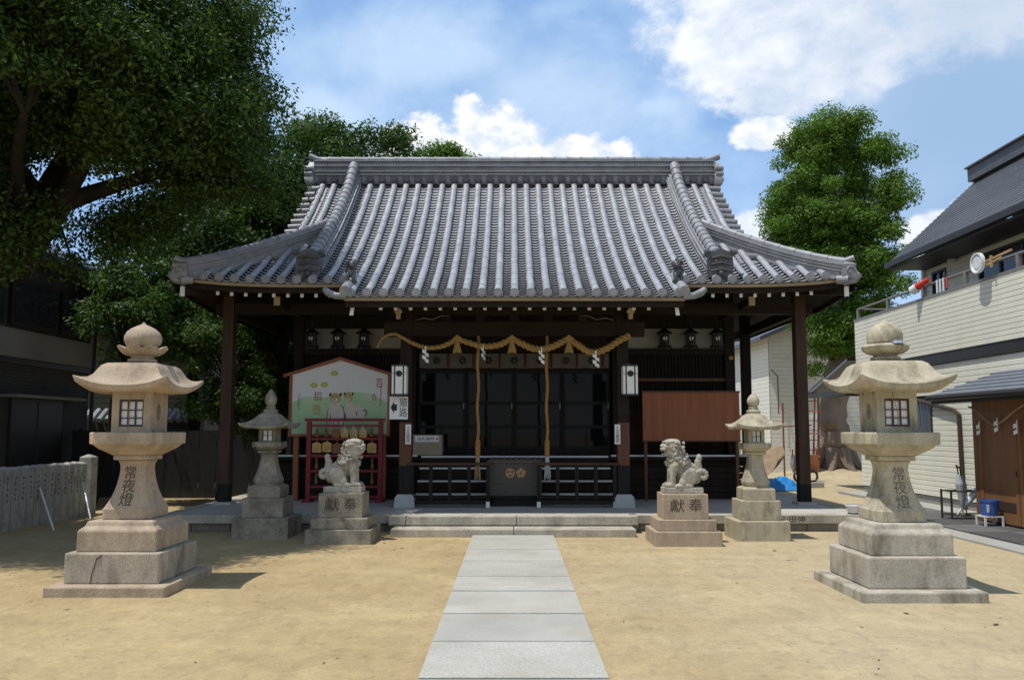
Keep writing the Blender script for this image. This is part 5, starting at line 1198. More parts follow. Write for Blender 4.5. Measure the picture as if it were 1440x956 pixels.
for i, (x, kd) in enumerate(((-3.66, 'gourd'), (-3.49, 'gourd'), (-3.31, 'dark'), (-3.14, 'tied'), (-2.97, 'tied'), (-2.80, 'tied'), (-2.64, 'gourd'))):
    plaque(x, 1.63, 0.14 if kd != 'gourd' else 0.10, 0.175, kd, '%s from the left in the top row of the red plaque rack' % ordn[i])
for i, (x, z, kd) in enumerate(((-3.66, 1.375, 'plain'), (-3.47, 1.385, 'plain'), (-3.28, 1.36, 'dark'), (-3.10, 1.37, 'plain'), (-2.92, 1.37, 'plain'), (-2.63, 1.37, 'plain'))):
    plaque(x, z, 0.17, 0.20, kd, '%s from the left in the second row of the red plaque rack' % ordn[i])
for i, (x, z) in enumerate(((-3.66, 1.07), (-2.62, 1.07))): plaque(x, z, 0.07, 0.2, 'gourd', '%s hanging charm in the third row of the red plaque rack' % ('left', 'right')[i])
for i, (x, z) in enumerate(((-3.66, 0.79), (-2.62, 0.79))): plaque(x, z, 0.07, 0.2, 'gourd', '%s hanging charm in the fourth row of the red plaque rack' % ('left', 'right')[i])

# brown notice board on the right
t = thing('notice_board', 'blank brown wooden notice board on thin posts, behind the right guardian lion', 'notice board', (3.4, 15.2, PZ))
MB().box(2.475, 4.32, 15.20, 15.225, 1.385, 2.325).build('panel', 'board_brown', t)
m = MB().box(2.46, 4.335, 15.19, 15.198, 2.30, 2.335).box(2.46, 4.335, 15.19, 15.198, 1.375, 1.40); m.build('frame', 'wood_red_brown', t)
for x in (2.53, 4.27): MB().box(x - 0.028, x + 0.028, 15.23, 15.28, PZ, 2.3).build('post', 'wood_red_brown', t)
# yellow ball lamp near the right wall corner
tag(MB().ball((4.33, 15.75, 3.02), 0.045, 14, 10).build('round_float', 'ink_gold', None, smooth=True), 'small yellow round float hanging at the right wall corner under the eaves', 'float')
# white bowl on the platform edge
t = thing('plastic_tub', 'white plastic tub on the right end of the platform edge', 'tub', (5.43, 12.86, PZ))
m = MB(); n = 20; rows = []
for r, z in ((0.0, 0.004), (0.075, 0.004), (0.095, 0.12), (0.118, 0.124), (0.118, 0.134), (0.09, 0.13), (0.07, 0.012), (0.0, 0.012)): rows.append([(5.43 + r * math.cos(2 * math.pi * i / n), 12.88 + r * math.sin(2 * math.pi * i / n), PZ + z) for i in range(n + 1)])
m.grid(rows); m.build('tub_bowl', 'plastic_white', t, smooth=True, ang=50)
MB().lathe([(0.075, -0.001), (0.08, 0.02)], (5.43, 12.88, PZ), 20).build('tub_foot', 'wood_grey', t)
# ------------------------------------------------------------ house on the right
hs = thing('siding_house', 'two storey cream siding house with dark slate roof and long balcony, right of the court', 'house', (10, 16, 0))
WX = 8.82; Y0, Y1 = 9.0, 20.25
def siding_x(mb, x, y0, y1, z0, z1, pitch, face=-1, holes=()):
    """lap siding on a wall facing -x (or +x): each board leans out to a small drip edge; openings stay clear"""
    z = z0
    while z < z1 - 1e-4:
        zt = min(z + pitch, z1); spans = [(y0, y1)]
        for hy0, hy1, hz0, hz1 in holes:
            if z < hz1 - 0.01 and zt > hz0 + 0.01:
                ns = []
                for a, b in spans:
                    if hy0 > a: ns.append((a, min(b, hy0)))
                    if hy1 < b: ns.append((max(a, hy1), b))
                spans = [q for q in ns if q[1] > q[0]]
        for a, b in spans:
            o, i_ = x + face * 0.016, x
            mb.add([(i_, a, z), (i_, b, z), (o, b, z + 0.002), (o, a, z + 0.002), (o, b, z + pitch * 0.8), (o, a, z + pitch * 0.8), (i_, b, zt), (i_, a, zt)], [(0, 1, 2, 3), (3, 2, 4, 5), (5, 4, 6, 7)])
        z = zt
def siding_y(mb, y, x0, x1, z0, z1, pitch, face=-1, top=None):
    z = z0
    while z < z1 - 1e-4:
        zt = min(z + pitch, z1); a, b = x0, x1
        if top: a, b = top(z)
        if b > a:
            o = y + face * 0.016
            mb.add([(a, y, z), (b, y, z), (b, o, z + 0.002), (a, o, z + 0.002), (b, o, z + pitch * 0.8), (a, o, z + pitch * 0.8), (b, y, zt), (a, y, zt)], [(0, 1, 2, 3), (3, 2, 4, 5), (5, 4, 6, 7)])
        z = zt
low_win = (16.75, 17.9, 1.45, 2.28)
m = MB(); siding_x(m, WX, Y0, Y1, 0.22, 2.95, 0.105, holes=[low_win]); siding_y(m, Y1, WX, 13.5, 0.22, 4.36, 0.105, face=1); m.build('lower_siding', 'siding_cream', hs, fix=False)
m = MB().box(WX + 0.02, 13.5, Y0, Y1 - 0.01, 0, 0.2).box(WX + 0.25, 13.5, Y0, Y1 - 0.02, 0.2, 2.95); m.build('house_core', 'concrete', hs)
m = MB()
for y in (12.0, 15.03, 18.06): m.box(WX - 0.0185, WX - 0.0165, y, y + 0.012, 0.22, 2.94); m.box(WX - 0.0685, WX - 0.0665, y + 0.4, y + 0.412, 3.19, 4.33)
m.build('panel_joint', 'siding_pale', hs)
# balcony
m = MB(); siding_x(m, WX - 0.05, Y0, Y1, 3.18, 4.34, 0.0935); siding_y(m, Y1 + 0.003, WX - 0.05, 10.0, 3.18, 4.34, 0.0935, face=1); m.build('balcony_siding', 'siding_cream', hs, fix=False)
m = MB().box(WX - 0.05, 10.1, Y0, Y1 - 0.01, 2.955, 3.176).box(WX + 0.1, 10.0, Y0 + 0.01, Y1 - 0.03, 3.18, 3.25); m.build('balcony_floor', 'trim_dark', hs)
m = MB().box(WX - 0.075, WX + 0.10, Y0, Y1 + 0.02, 4.345, 4.40).box(WX + 0.10, 9.95, Y1 - 0.12, Y1 + 0.02, 4.345, 4.40).box(WX - 0.02, WX + 0.095, Y0, Y1 - 0.02, 3.26, 4.343)
m.build('balcony_coping', 'rail_grey', hs)
m = MB().tube([(WX + 0.02, Y0, 4.66), (WX + 0.02, Y1 - 0.05, 4.66)], 0.028, 8); m.tube([(WX + 0.02, Y1 - 0.05, 4.66), (9.9, Y1 - 0.05, 4.66)], 0.028, 8)
y = Y1 - 0.06
while y > Y0: m.box(WX - 0.01, WX + 0.05, y - 0.04, y + 0.04, 4.40, 4.65); y -= 1.62
m.build('balcony_railing', 'rail_grey', hs)
# upper storey
UX = 9.95; win_a = (18.0, 18.62, 4.45, 5.30); win_b = (14.55, 16.75, 4.42, 5.30)
m = MB(); siding_x(m, UX, Y0, 18.95, 3.3, 5.75, 0.105, holes=[win_a, win_b])
siding_y(m, 18.95, UX, 13.5, 3.3, 5.75, 0.105, face=1); siding_y(m, 18.95, UX, 12.8, 5.75, 7.8, 0.105, face=1, top=lambda z: (max(UX, 9.45 + (z - 5.6) * 1.09), 13.0 - max(0, z - 5.6) * 1.0)); m.build('upper_siding', 'siding_cream', hs, fix=False)
MB().box(UX + 0.25, 13.5, Y0, 18.92, 3.26, 5.6).build('house_core', 'concrete', hs)
m = MB().box(UX, UX + 0.12, 18.95, 19.0, 3.3, 5.7); m.box(UX - 0.09, UX - 0.02, 18.9, 18.98, 3.3, 5.66); m.build('corner_trim', 'siding_pale', hs)
def window(parent, x, hy0, hy1, hz0, hz1, fm, n=2, screens=False):
    f = MB(); t = 0.05
    f.box(x - 0.03, x + 0.06, hy0, hy0 + t, hz0, hz1).box(x - 0.03, x + 0.06, hy1 - t, hy1, hz0, hz1).box(x - 0.03, x + 0.06, hy0 + t, hy1 - t, hz0, hz0 + t).box(x - 0.03, x + 0.06, hy0 + t, hy1 - t, hz1 - t, hz1)
    for i in range(1, n): q = hy0 + (hy1 - hy0) * i / n; f.box(x - 0.015, x + 0.05, q - 0.025, q + 0.025, hz0 + t, hz1 - t)
    o = f.build('window', fm, parent); MB().box(x + 0.02, x + 0.03, hy0 + t, hy1 - t, hz0 + t, hz1 - t).build('pane', 'glass_window', o)
    MB().box(x + 0.09, x + 0.2, hy0 - 0.02, hy1 + 0.02, hz0 - 0.02, hz1 + 0.02).build('window_recess', 'wall_dark', o)
    return o
window(hs, UX, *win_a, 'trim_dark'); window(hs, UX, *win_b, 'trim_dark', 3)
o = window(hs, WX, *low_win, 'trim_dark', 1)
m = MB()
for i in range(9): y = 16.8 + 0.13 * i; m.bar((WX - 0.045, y, 1.5), (WX - 0.045, y + 0.06, 2.24), 0.02, 0.02)
m.build('window_grille', 'metal_grey', o)
MB().lathe([(0.10, 0), (0.09, 0.07), (0.04, 0.11)], (UX - 0.1, 17.6, 5.33), 14).build('wall_light', 'plastic_white', hs, smooth=True)
# roof
m = MB(); ez, rz, ex, rx = 5.60, 7.64, 9.08, 11.30; YB = 18.95 + 0.0
n = 22
for i in range(n):
    a = i / n; b = (i + 1) / n; xa = ex + (rx - ex) * a; xb = ex + (rx - ex) * b; za = ez + (rz - ez) * a; zb_ = ez + (rz - ez) * b
    y = Y0; k = 0
    m.add([(xa, Y0, za + 0.018), (xa, YB, za + 0.018), (xb + 0.01, YB, zb_ + 0.004), (xb + 0.01, Y0, zb_ + 0.004), (xa, Y0, za), (xa, YB, za)], [(0, 1, 2, 3), (4, 5, 1, 0)])
    xa2, xb2 = 2 * rx - xa, 2 * rx - xb
    m.add([(xa2, Y0, za), (xa2, YB, za), (xb2, YB, zb_), (xb2, Y0, zb_)], [(0, 1, 2, 3)])
m.build('slate_roof', 'slate', hs, fix=False)
m = MB(); th = 0.13
m.prism([(ex + 0.02, ez - 0.012), (rx, rz - 0.012), (2 * rx - ex, ez - 0.012), (2 * rx - ex, ez - th), (rx, rz - th), (ex + 0.02, ez - th)], Y0 + 0.01, YB - 0.003); m.build('roof_board', 'trim_dark', hs)
m = MB().box(ex - 0.10, ex + 0.015, Y0, YB + 0.02, ez - 0.13, ez - 0.005); m.box(ex + 0.02, UX, Y0 + 0.01, YB - 0.05, ez - 0.19, ez - 0.14); m.build('gutter', 'trim_dark', hs)
m = MB().box(rx - 0.22, rx + 0.22, Y0, YB - 0.02, rz - 0.05, rz + 0.27).box(rx - 0.28, rx + 0.28, Y0, YB + 0.01, rz + 0.272, rz + 0.31); m.build('ridge_box', 'slate', hs)
# canopy over the entrance and the porch front
DX = 7.98
m = MB(); cx0, cx1, cz0, cz1 = 7.52, 8.84, 2.20, 2.66; ce = 14.35
for i in range(6):
    a, b = i / 6, (i + 1) / 6; m.add([(cx0 + (cx1 - cx0) * a, Y0, cz0 + (cz1 - cz0) * a + 0.02), (cx0 + (cx1 - cx0) * a, ce, cz0 + (cz1 - cz0) * a + 0.02), (cx0 + (cx1 - cx0) * b, ce, cz0 + (cz1 - cz0) * b), (cx0 + (cx1 - cx0) * b, Y0, cz0 + (cz1 - cz0) * b)], [(0, 1, 2, 3)])
    m.add([(cx0 + (cx1 - cx0) * a, Y0, cz0 + (cz1 - cz0) * a), (cx0 + (cx1 - cx0) * a, ce, cz0 + (cz1 - cz0) * a), (cx0 + (cx1 - cx0) * a, ce, cz0 + (cz1 - cz0) * a + 0.02), (cx0 + (cx1 - cx0) * a, Y0, cz0 + (cz1 - cz0) * a + 0.02)], [(0, 1, 2, 3)])
m.build('canopy_roof', 'slate_blue', hs, fix=False)
m = MB().prism([(cx0 + 0.01, cz0 - 0.15), (cx0 + 0.01, cz0 - 0.003), (cx1, cz1 - 0.01), (cx1, cz1 - 0.14)], Y0 + 0.01, ce - 0.005); m.tube([(cx0 - 0.04, Y0, cz0 - 0.04), (cx0 - 0.04, ce, cz0 - 0.04)], 0.055, 8); m.build('canopy_frame', 'trim_dark', hs)
m = MB().box(DX, WX, Y0, 13.82, 0.0, 2.18); m.build('porch_wall', 'trim_brown', hs)
m = MB().box(DX - 0.03, DX - 0.003, Y0, 13.82, 1.93, 2.15).box(DX - 0.03, DX - 0.003, 13.70, 13.82, 0.05, 1.928).box(DX - 0.03, DX - 0.003, Y0, 13.698, 1.75, 1.927); m.build('door_frame', 'door_wood', hs)
for y0 in (12.62, 11.55, 10.48):
    o = MB().box(DX - 0.025, DX - 0.004, y0, y0 + 1.05, 0.09, 1.748).box(DX - 0.04, DX - 0.0255, y0, y0 + 0.09, 0.092, 1.745).box(DX - 0.04, DX - 0.0255, y0 + 0.96, y0 + 1.05, 0.092, 1.745).build('entrance_door', 'door_wood', hs)
    MB().box(DX - 0.036, DX - 0.0256, y0 + 0.091, y0 + 0.959, 0.30, 0.44).build('door_plate', 'trim_brown', o); MB().box(DX - 0.05, DX - 0.041, y0 + 0.03, y0 + 0.055, 0.86, 0.95).build('door_pull', 'metal_black', o)
m = MB().tube([(WX - 0.06, 20.1, 3.0), (WX - 0.06, 20.1, 2.86), (WX - 0.06, 18.4, 2.42), (WX - 0.06, 15.85, 1.99), (WX - 0.06, 15.68, 1.9), (WX - 0.06, 15.65, 0.1)], 0.042, 8); m.build('downpipe', 'trim_brown', hs, smooth=True)
# lean-to at the far end
m = MB().add([(8.55, 20.3, 3.42), (13.5, 20.3, 3.42), (13.5, 22.9, 2.72), (8.55, 22.9, 2.72), (8.55, 20.3, 3.36), (13.5, 20.3, 3.36), (13.5, 22.9, 2.62), (8.55, 22.9, 2.62)], [(0, 1, 2, 3), (7, 6, 5, 4), (0, 3, 7, 4), (1, 5, 6, 2), (2, 6, 7, 3)])
for i in range(8): a = i / 8; m.add([(8.54, 20.3 + 2.6 * a, 3.445 - 0.7 * a), (13.5, 20.3 + 2.6 * a, 3.445 - 0.7 * a), (13.5, 20.3 + 2.6 * (a + 0.125), 3.43 - 0.7 * (a + 0.125)), (8.54, 20.3 + 2.6 * (a + 0.125), 3.43 - 0.7 * (a + 0.125))], [(0, 1, 2, 3)])
m.build('lean_to_roof', 'slate_blue', hs, fix=False)
MB().box(8.5, 8.62, 20.3, 22.9, 2.5, 2.62).tube([(8.52, 22.93, 2.62), (13.5, 22.93, 2.62)], 0.06, 8).build('lean_to_gutter', 'trim_dark', hs)
MB().box(10.3, 13.5, 20.3, 22.3, 0, 2.6).build('lean_to_wall', 'wall_dark', hs)

# shimenawa over the entrance
t = thing('door_rope', 'thin straw rope with paper streamers hung over the wooden entrance door', 'straw rope', (7.9, 12.6, 1.8))
MB().tube([(7.86, 13.75 - 0.1 * i, 1.83 + 0.16 * math.cos(i * 0.42) * (1 if i % 15 < 8 else 0.8)) for i in range(40)], 0.016, 8, True, 40, 3, 0.3).build('rope', 'straw_pale', t)
for i, (y, z) in enumerate(((13.45, 1.75), (12.95, 1.80), (12.45, 1.76), (11.9, 1.78), (11.3, 1.78))):
    m = MB()
    for j in range(4):
        d = 1 if j % 2 else -1; m.add([(7.84 + 0.012 * d, y + 0.022 * d - 0.036, z - 0.05 * j), (7.84 - 0.01 * d, y + 0.022 * d + 0.036, z - 0.03 - 0.05 * j), (7.84 - 0.01 * d, y + 0.022 * d + 0.036, z - 0.095 - 0.05 * j), (7.84 + 0.012 * d, y + 0.022 * d - 0.036, z - 0.065 - 0.05 * j)], [(0, 1, 2, 3)])
    m.build('paper_streamer', 'paper_white', t)
# apron of slate slabs
m = MB(); pr = random.Random(6); y = 9.0
while y < 13.6:
    l = pr.choice((0.6, 0.9, 1.2)); x = 6.95
    for wd in (0.62, 0.62): m.box(x, x + wd - 0.006, y, y + l - 0.006, -0.02, 0.055 + pr.uniform(0, 0.003)); x += wd
    y += l
struct(m, 'paving', 'apron_slate')
m = MB().box(6.55, 6.945, 9, 14.2, -0.02, 0.03).box(8.2, 8.8, 9, 20.3, -0.02, 0.06); struct(m, 'kerb', 'concrete')
m = MB(); y = 13.75
while y < 16.2: m.box(7.0, 8.19, y, y + 0.79, -0.02, 0.04); y += 0.8
struct(m, 'paving', 'apron_slate')

# umbrella stand, umbrellas, bucket, stool
sx0, sx1, sy0, sy1 = 7.62, 8.36, 14.0, 14.32
t = thing('umbrella_stand', 'black metal frame umbrella stand beside the wooden entrance door', 'umbrella stand', (8.0, 14.16, 0.04))
m = MB()
for x in (sx0, sx1):
    for y in (sy0, sy1): m.box(x - 0.014, x + 0.014, y - 0.014, y + 0.014, 0.04, 0.55)
for z in (0.53, 0.12):
    for y in (sy0, sy1): m.bar((sx0, y, z), (sx1, y, z), 0.022)
    for x in (sx0, (sx0 + sx1) / 2, sx1): m.bar((x, sy0, z), (x, sy1, z), 0.02)
m.build('stand_frame', 'trim_brown', t); MB().box(sx0, sx1, sy0, sy1, 0.075, 0.09).build('drip_tray', 'metal_grey', t)
def umbrella(label, a, b, cloth, handle):
    a = Vector(a); b = Vector(b); t = thing('umbrella', label, 'umbrella', tuple(a), 'umbrellas in the stand'); d = b - a
    MB().tube([a, a + d * 0.08, a + d * 0.3, a + d * 0.6, a + d * 0.78], [0.008, 0.012, 0.045, 0.068, 0.03], 9).build('folded_cloth', cloth, t)
    u = d.normalized(); s_ = Vector((u.y, -u.x, 0)); s_ = s_.normalized() if s_.length > 1e-3 else Vector((0, -1, 0))
    h = a + d * 0.86
    MB().tube([a + d * 0.78, h] + [h + u * (0.05 * math.sin(q * 0.52) + 0.04 * 1) + s_ * (0.045 * (1 - math.cos(q * 0.52))) for q in range(7)], 0.011, 7).build('hook_handle', handle, t)
umbrella('grey folded umbrella with dark hook upright in the stand, nearest the downpipe', (7.86, 14.08, 0.10), (7.80, 14.1, 1.02), 'cloth_grey', 'metal_black')
umbrella('pale folded umbrella standing in the middle of the stand', (7.99, 14.2, 0.10), (7.9, 14.2, 0.98), 'cloth_grey', 'trim_brown')
umbrella('pale umbrella leaning over to the right with curved dark handle', (7.78, 14.16, 0.10), (8.34, 14.05, 0.80), 'plastic_white', 'trim_brown')
t = thing('stool', 'small white stool carrying the blue bucket', 'stool', (7.74, 13.1, 0.055))
m = MB().box(7.585, 7.895, 12.97, 13.24, 0.195, 0.215)
for x in (7.60, 7.88):
    for y in (12.985, 13.225): m.box(x - 0.014, x + 0.014, y - 0.014, y + 0.014, 0.055, 0.195)
m.build('seat', 'plastic_white', t)
t = thing('bucket', 'blue plastic bucket with a pale label on the white stool', 'bucket', (7.74, 13.1, 0.216))
MB().lathe([(0.115, 0), (0.14, 0.225), (0.152, 0.225), (0.152, 0.25), (0.145, 0.25), (0.13, 0.03), (0.01, 0.03)], (7.74, 13.1, 0.216), 24).build('pail', 'bucket_blue', t, smooth=True)
MB().box(7.62, 7.66, 12.965, 12.97, 0.28, 0.40).build('label_plate', 'plastic_white', t)

# things on the balcony
t = thing('reflector_disc', 'round white reflector on a wooden arm fixed to the balcony railing', 'reflector', (8.75, 14.45, 4.68))
m = MB(); m.m('plastic_white'); q = Matrix.Rotation(R(78), 3, 'Y'); c = Vector((8.60, 14.5, 4.66))
for r0, r1, h0, h1 in ((0.175, 0.19, 0, 0.03),):
    n = 28; P = lambda r, h, i: tuple(c + Vector((-h - 0.03 * (0 if r > 0.1 else 0), r * math.cos(2 * math.pi * i / n), r * math.sin(2 * math.pi * i / n))))
    for ra_, ha, rb_, hb_ in ((0.0, 0.03, 0.10, 0.032), (0.10, 0.032, 0.15, 0.02), (0.15, 0.02, 0.165, 0.045), (0.165, 0.045, 0.19, 0.045), (0.19, 0.045, 0.19, -0.02), (0.19, -0.02, 0.0, -0.04)):
        m.add([P(ra_, ha, i) for i in range(n)] + [P(rb_, hb_, i) for i in range(n)], [(i, (i + 1) % n, (i + 1) % n + n, i + n) for i in range(n)])
m.build('disc', None, t, smooth=True)
m = MB().bar((8.66, 14.4, 4.66), (8.72, 13.7, 4.73), 0.035, 0.035).bar((8.66, 14.4, 4.58), (8.70, 13.95, 4.66), 0.03, 0.03).bar((8.66, 14.2, 4.52), (8.66, 14.2, 4.74), 0.035, 0.035); m.build('wooden_arm', 'wood_pole', t)
t = thing('traffic_cone', 'red and white cone lying over the balcony railing at its far end', 'cone', (8.7, 16.6, 4.66))
m = MB(); m.m('plastic_white').tube([(8.62, 16.98, 4.58), (8.67, 16.86, 4.64)], [0.10, 0.085], 16); m.m('plastic_red').tube([(8.67, 16.86, 4.64), (8.78, 16.6, 4.76)], [0.08, 0.045], 16); m.build('cone_body', None, t)
t = thing('hung_cloth', 'small white and red cloth hung over the balcony railing', 'cloth', (8.8, 16.2, 4.45))
m = MB(); m.m('plastic_white')
for i in range(3): m.box(8.80, 8.812, 16.30 - 0.12 * i, 16.36 - 0.12 * i, 4.42, 4.69)
m.m('plastic_red').box(8.80, 8.812, 15.93, 15.99, 4.46, 4.69); m.build('cloth_strip', None, t)

# ------------------------------------------------------------ behind the hall on the right
def plain_house(name, label, x0, x1, y0, y1, zt, wall, roofm, ridge_along='y', rise=1.6, ov=0.45, pitch=0.16, wins=()):
    t = thing(name, label, 'house', ((x0 + x1) / 2, (y0 + y1) / 2, 0))
    m = MB(); siding_y(m, y0, x0, x1, 0, zt, pitch); siding_y(m, y1, x0, x1, 0, zt, pitch, 1); siding_x(m, x0, y0, y1, 0, zt, pitch); siding_x(m, x1, y0, y1, 0, zt, pitch, 1)
    m.box(x0 + 0.2, x1 - 0.2, y0 + 0.2, y1 - 0.2, 0, zt)
    m.build('wall', wall, t, fix=False)
    m = MB()
    if ridge_along == 'y':
        xm = (x0 + x1) / 2; pl = [(x0 - ov, zt - 0.1), (xm, zt + rise), (x1 + ov, zt - 0.1), (x1 + ov, zt - 0.25), (xm, zt + rise - 0.16), (x0 - ov, zt - 0.25)]; m.prism(pl, y0 - ov, y1 + ov)
        g_ = MB().prism([(x0, zt), (xm, zt + rise - 0.2), (x1, zt)], y0 - 0.005, y0 + 0.1); g_.build('gable', wall, t)
    else:
        ym = (y0 + y1) / 2; pl = [(y0 - ov, zt - 0.1), (ym, zt + rise), (y1 + ov, zt - 0.1), (y1 + ov, zt - 0.25), (ym, zt + rise - 0.16), (y0 - ov, zt - 0.25)]; m.prism_x(pl, x0 - ov, x1 + ov)
        g_ = MB().prism_x([(y0, zt), (ym, zt + rise - 0.2), (y1, zt)], x0 + 0.01, x1 - 0.01); g_.build('gable', wall, t)
    m.build('roof', roofm, t)
    for face, a, b, c, d in wins:
        f = MB()
        if face == 'y':
            f.box(a, b, y0 - 0.06, y0 - 0.017, c, d); o = f.build('window', 'trim_dark', t); MB().box(a + 0.06, (a + b) / 2 - 0.03, y0 - 0.065, y0 - 0.061, c + 0.06, d - 0.06).box((a + b) / 2 + 0.03, b - 0.06, y0 - 0.065, y0 - 0.061, c + 0.06, d - 0.06).build('pane', 'glass_window', o)
        else:
            xx = x1 if face == 'x+' else x0; s_ = 1 if face == 'x+' else -1
            f.box(*sorted((xx + s_ * 0.017, xx + s_ * 0.06)), a, b, c, d); o = f.build('window', 'trim_dark', t); MB().box(*sorted((xx + s_ * 0.061, xx + s_ * 0.066)), a + 0.06, (a + b) / 2 - 0.03, c + 0.06, d - 0.06).box(*sorted((xx + s_ * 0.061, xx + s_ * 0.066)), (a + b) / 2 + 0.03, b - 0.06, c + 0.06, d - 0.06).build('pane', 'glass_window', o)
    return t
hb_ = plain_house('siding_house', 'pale siding house behind the camphor trunk, with a white door', 9.75, 15.5, 30.2, 38, 5.2, 'siding_pale', 'slate', 'y', 1.3)
o = MB().box(10.9, 11.65, 30.10, 30.17, 0, 2.05).build('door', 'plastic_white', hb_); MB().box(10.98, 11.02, 30.08, 30.10, 0.9, 1.1).build('door_handle', 'metal_grey', o)
m = MB().tube([(10.0, 30.0, 2.2), (10.0, 30.0, 3.6), (9.7, 29.8, 3.85)], 0.02, 6); m.build('wall_bracket', 'metal_black', hb_)
wh = plain_house('white_house', 'white two storey house with balcony far behind the hall, right side', 11.0, 16.5, 41, 50, 6.0, 'wall_white', 'slate', 'x', 1.5, wins=(('y', 12.7, 14.2, 3.6, 5.0), ('y', 11.4, 12.2, 1.0, 2.0)))
m = MB().box(10.9, 14.5, 40.1, 40.95, 2.6, 2.75).box(10.9, 14.5, 40.05, 40.12, 2.75, 3.5); m.build('balcony', 'siding_blue', wh)
m = MB()
for i, x in enumerate((11.5, 12.1, 12.8, 13.4)): m.box(x, x + 0.42, 39.98, 40.0, 2.5, 3.4)
tag(m.build('laundry', 'bucket_blue', None), 'blue laundry hung on the balcony of the white house', 'laundry')
wb = plain_house('grey_house', 'low grey shed roof house between the white house and the hall', 8.6, 11.6, 34.5, 40, 2.3, 'wall_grey', 'slate', 'x', 0.9, wins=())
m = MB().box(8.7, 11.5, 34.35, 34.48, 1.5, 1.85); m.build('white_sill', 'paint_white', wb)
# overhead wires and transformer on a pole
up_ = thing('utility_pole', 'concrete utility pole with wires behind the hall, right side', 'utility pole', (12.9, 37.5, 0))
m = MB().tube([(12.9, 37.2, 0), (12.9, 37.2, 7.2)], [0.15, 0.11], 12); m.build('pole', 'concrete', up_)
MB().tube([(12.6, 37.1, 5.2), (12.6, 37.1, 6.0)], 0.24, 14).build('transformer', 'metal_grey', up_)
MB().box(12.0, 13.8, 37.15, 37.25, 6.2, 6.3).build('cross_arm', 'metal_grey', up_)
m = MB()
for q in range(4): m.tube([(5 + 9 * i / 12, 37.2 + q * 0.2, 4.2 + 0.3 * q + 0.9 * ((i - 6) / 6) ** 2 * 0.5) for i in range(13)], 0.015, 5)
m.build('wire', 'metal_black', up_)

t = thing('tarpaulin', 'crumpled bright blue tarpaulin on the sand beside the stacked mats', 'tarpaulin', (6.95, 21.3, 0.0))
pr = random.Random(12); rows = []
for i in range(15):
    row = []
    for j in range(12):
        u, v_ = i / 14, j / 11; e = min(u, 1 - u, v_, 1 - v_) * 4
        row.append((6.45 + 1.15 * u + pr.uniform(-0.03, 0.03), 21.0 + 0.8 * v_ + pr.uniform(-0.03, 0.03), 0.02 + min(1, e) * (0.16 + 0.16 * u + pr.uniform(-0.07, 0.09))))
    rows.append(row)
MB().grid(rows).build('sheet', 'tarp_blue', t, smooth=True, ang=30)
for i in range(5):
    m = MB(); cx_, cy_, cz_ = 6.85 + 0.085 * i, 22.3 + 0.10 * i, 0.50 + 0.045 * i; n = 28; tilt = R(52)
    ring = []
    for sgn in (-0.018, 0.018):
        for q in range(n):
            a = 2 * math.pi * q / n; lx, lz = 0.52 * math.cos(a), 0.52 * math.sin(a)
            ring.append((cx_ + lx * 0.92 + lz * 0.30 + sgn * 0.6, cy_ + lz * 0.35 - sgn * 2.0, cz_ + lz * 0.72 + lx * 0.38 + 0.02))
    m.add(ring, [tuple(range(n)), tuple(range(2 * n - 1, n - 1, -1))] + [(q, (q + 1) % n, (q + 1) % n + n, q + n) for q in range(n)])
    tag(m.build('round_mat', 'straw_mat', None), ('frontmost', 'second', 'third', 'fourth', 'rearmost')[i] + ' of the leaning round straw coloured mats behind the blue tarpaulin', 'mat', 'round mats leaning in a stack')
m = MB().box(7.15, 8.6, 22.2, 22.45, -0.02, 0.14); tag(m.build('stone_block', 'concrete', None), 'long pale stone block on the sand behind the tarpaulin', 'stone block')
t = thing('rust_rack', 'tall rusty red metal ladder rack beside the camphor trunk', 'rack', (9.75, 26.4, 0))
m = MB()
for x in (9.45, 10.05): m.tube([(x, 26.4, 0), (x + 0.12, 26.5, 3.0)], 0.035, 7); m.tube([(x, 26.9, 0), (x + 0.12, 26.8, 2.9)], 0.03, 7)
for i in range(9): m.bar((9.45 + 0.013 * i, 26.4, 0.3 + 0.32 * i), (10.06 + 0.013 * i, 26.42, 0.3 + 0.32 * i), 0.05, 0.03)
m.build('ladder_frame', 'rust', t)
m = MB()
for i in range(3): m.box(9.42, 10.12, 26.38, 26.9, 0.7 + 0.75 * i, 0.74 + 0.75 * i)
m.build('rack_shelf', 'rust_orange', t)
m = MB().tube([(9.0, 26.6, 0), (9.0, 26.6, 2.5)], 0.03, 6); m.tube([(9.0, 26.6, 1.7), (9.9, 26.5, 1.75)], 0.025, 6); tag(m.build('clothes_pole', 'rust', None), 'thin rusty pole with a side bar, left of the ladder rack', 'pole')
# two stacked hand carts / barrows
for i, (x, y, lb) in enumerate(((8.75, 24.6, 'grey wheelbarrow tipped up beside the pillar'), (9.25, 24.9, 'rusty orange wheelbarrow tipped up by the tree trunk'))):
    t = thing('wheelbarrow', lb, 'wheelbarrow', (x, y, 0), 'tipped up wheelbarrows by the trunk')
    m = MB().loft((x, y, 0.28), [(0.14, 0.10, 0), (0.20, 0.14, 0.25), (0.17, 0.16, 0.55)]); m.build('tray', 'metal_grey' if i == 0 else 'rust_orange', t)
    n = 18; m = MB(); m.tube([(x - 0.05 + 0.16 * math.cos(2 * math.pi * q / n), y - 0.2, 0.18 + 0.16 * math.sin(2 * math.pi * q / n)) for q in range(n + 1)], 0.035, 7, False); m.build('wheel', 'metal_black', t)
    m = MB()
    for s_ in (-0.15, 0.15): m.tube([(x + s_, y - 0.15, 0.1), (x + s_ * 1.1, y + 0.02, 0.55), (x + s_ * 1.2, y - 0.05, 1.0)], 0.02, 6)
    m.build('handle', 'rust', t)

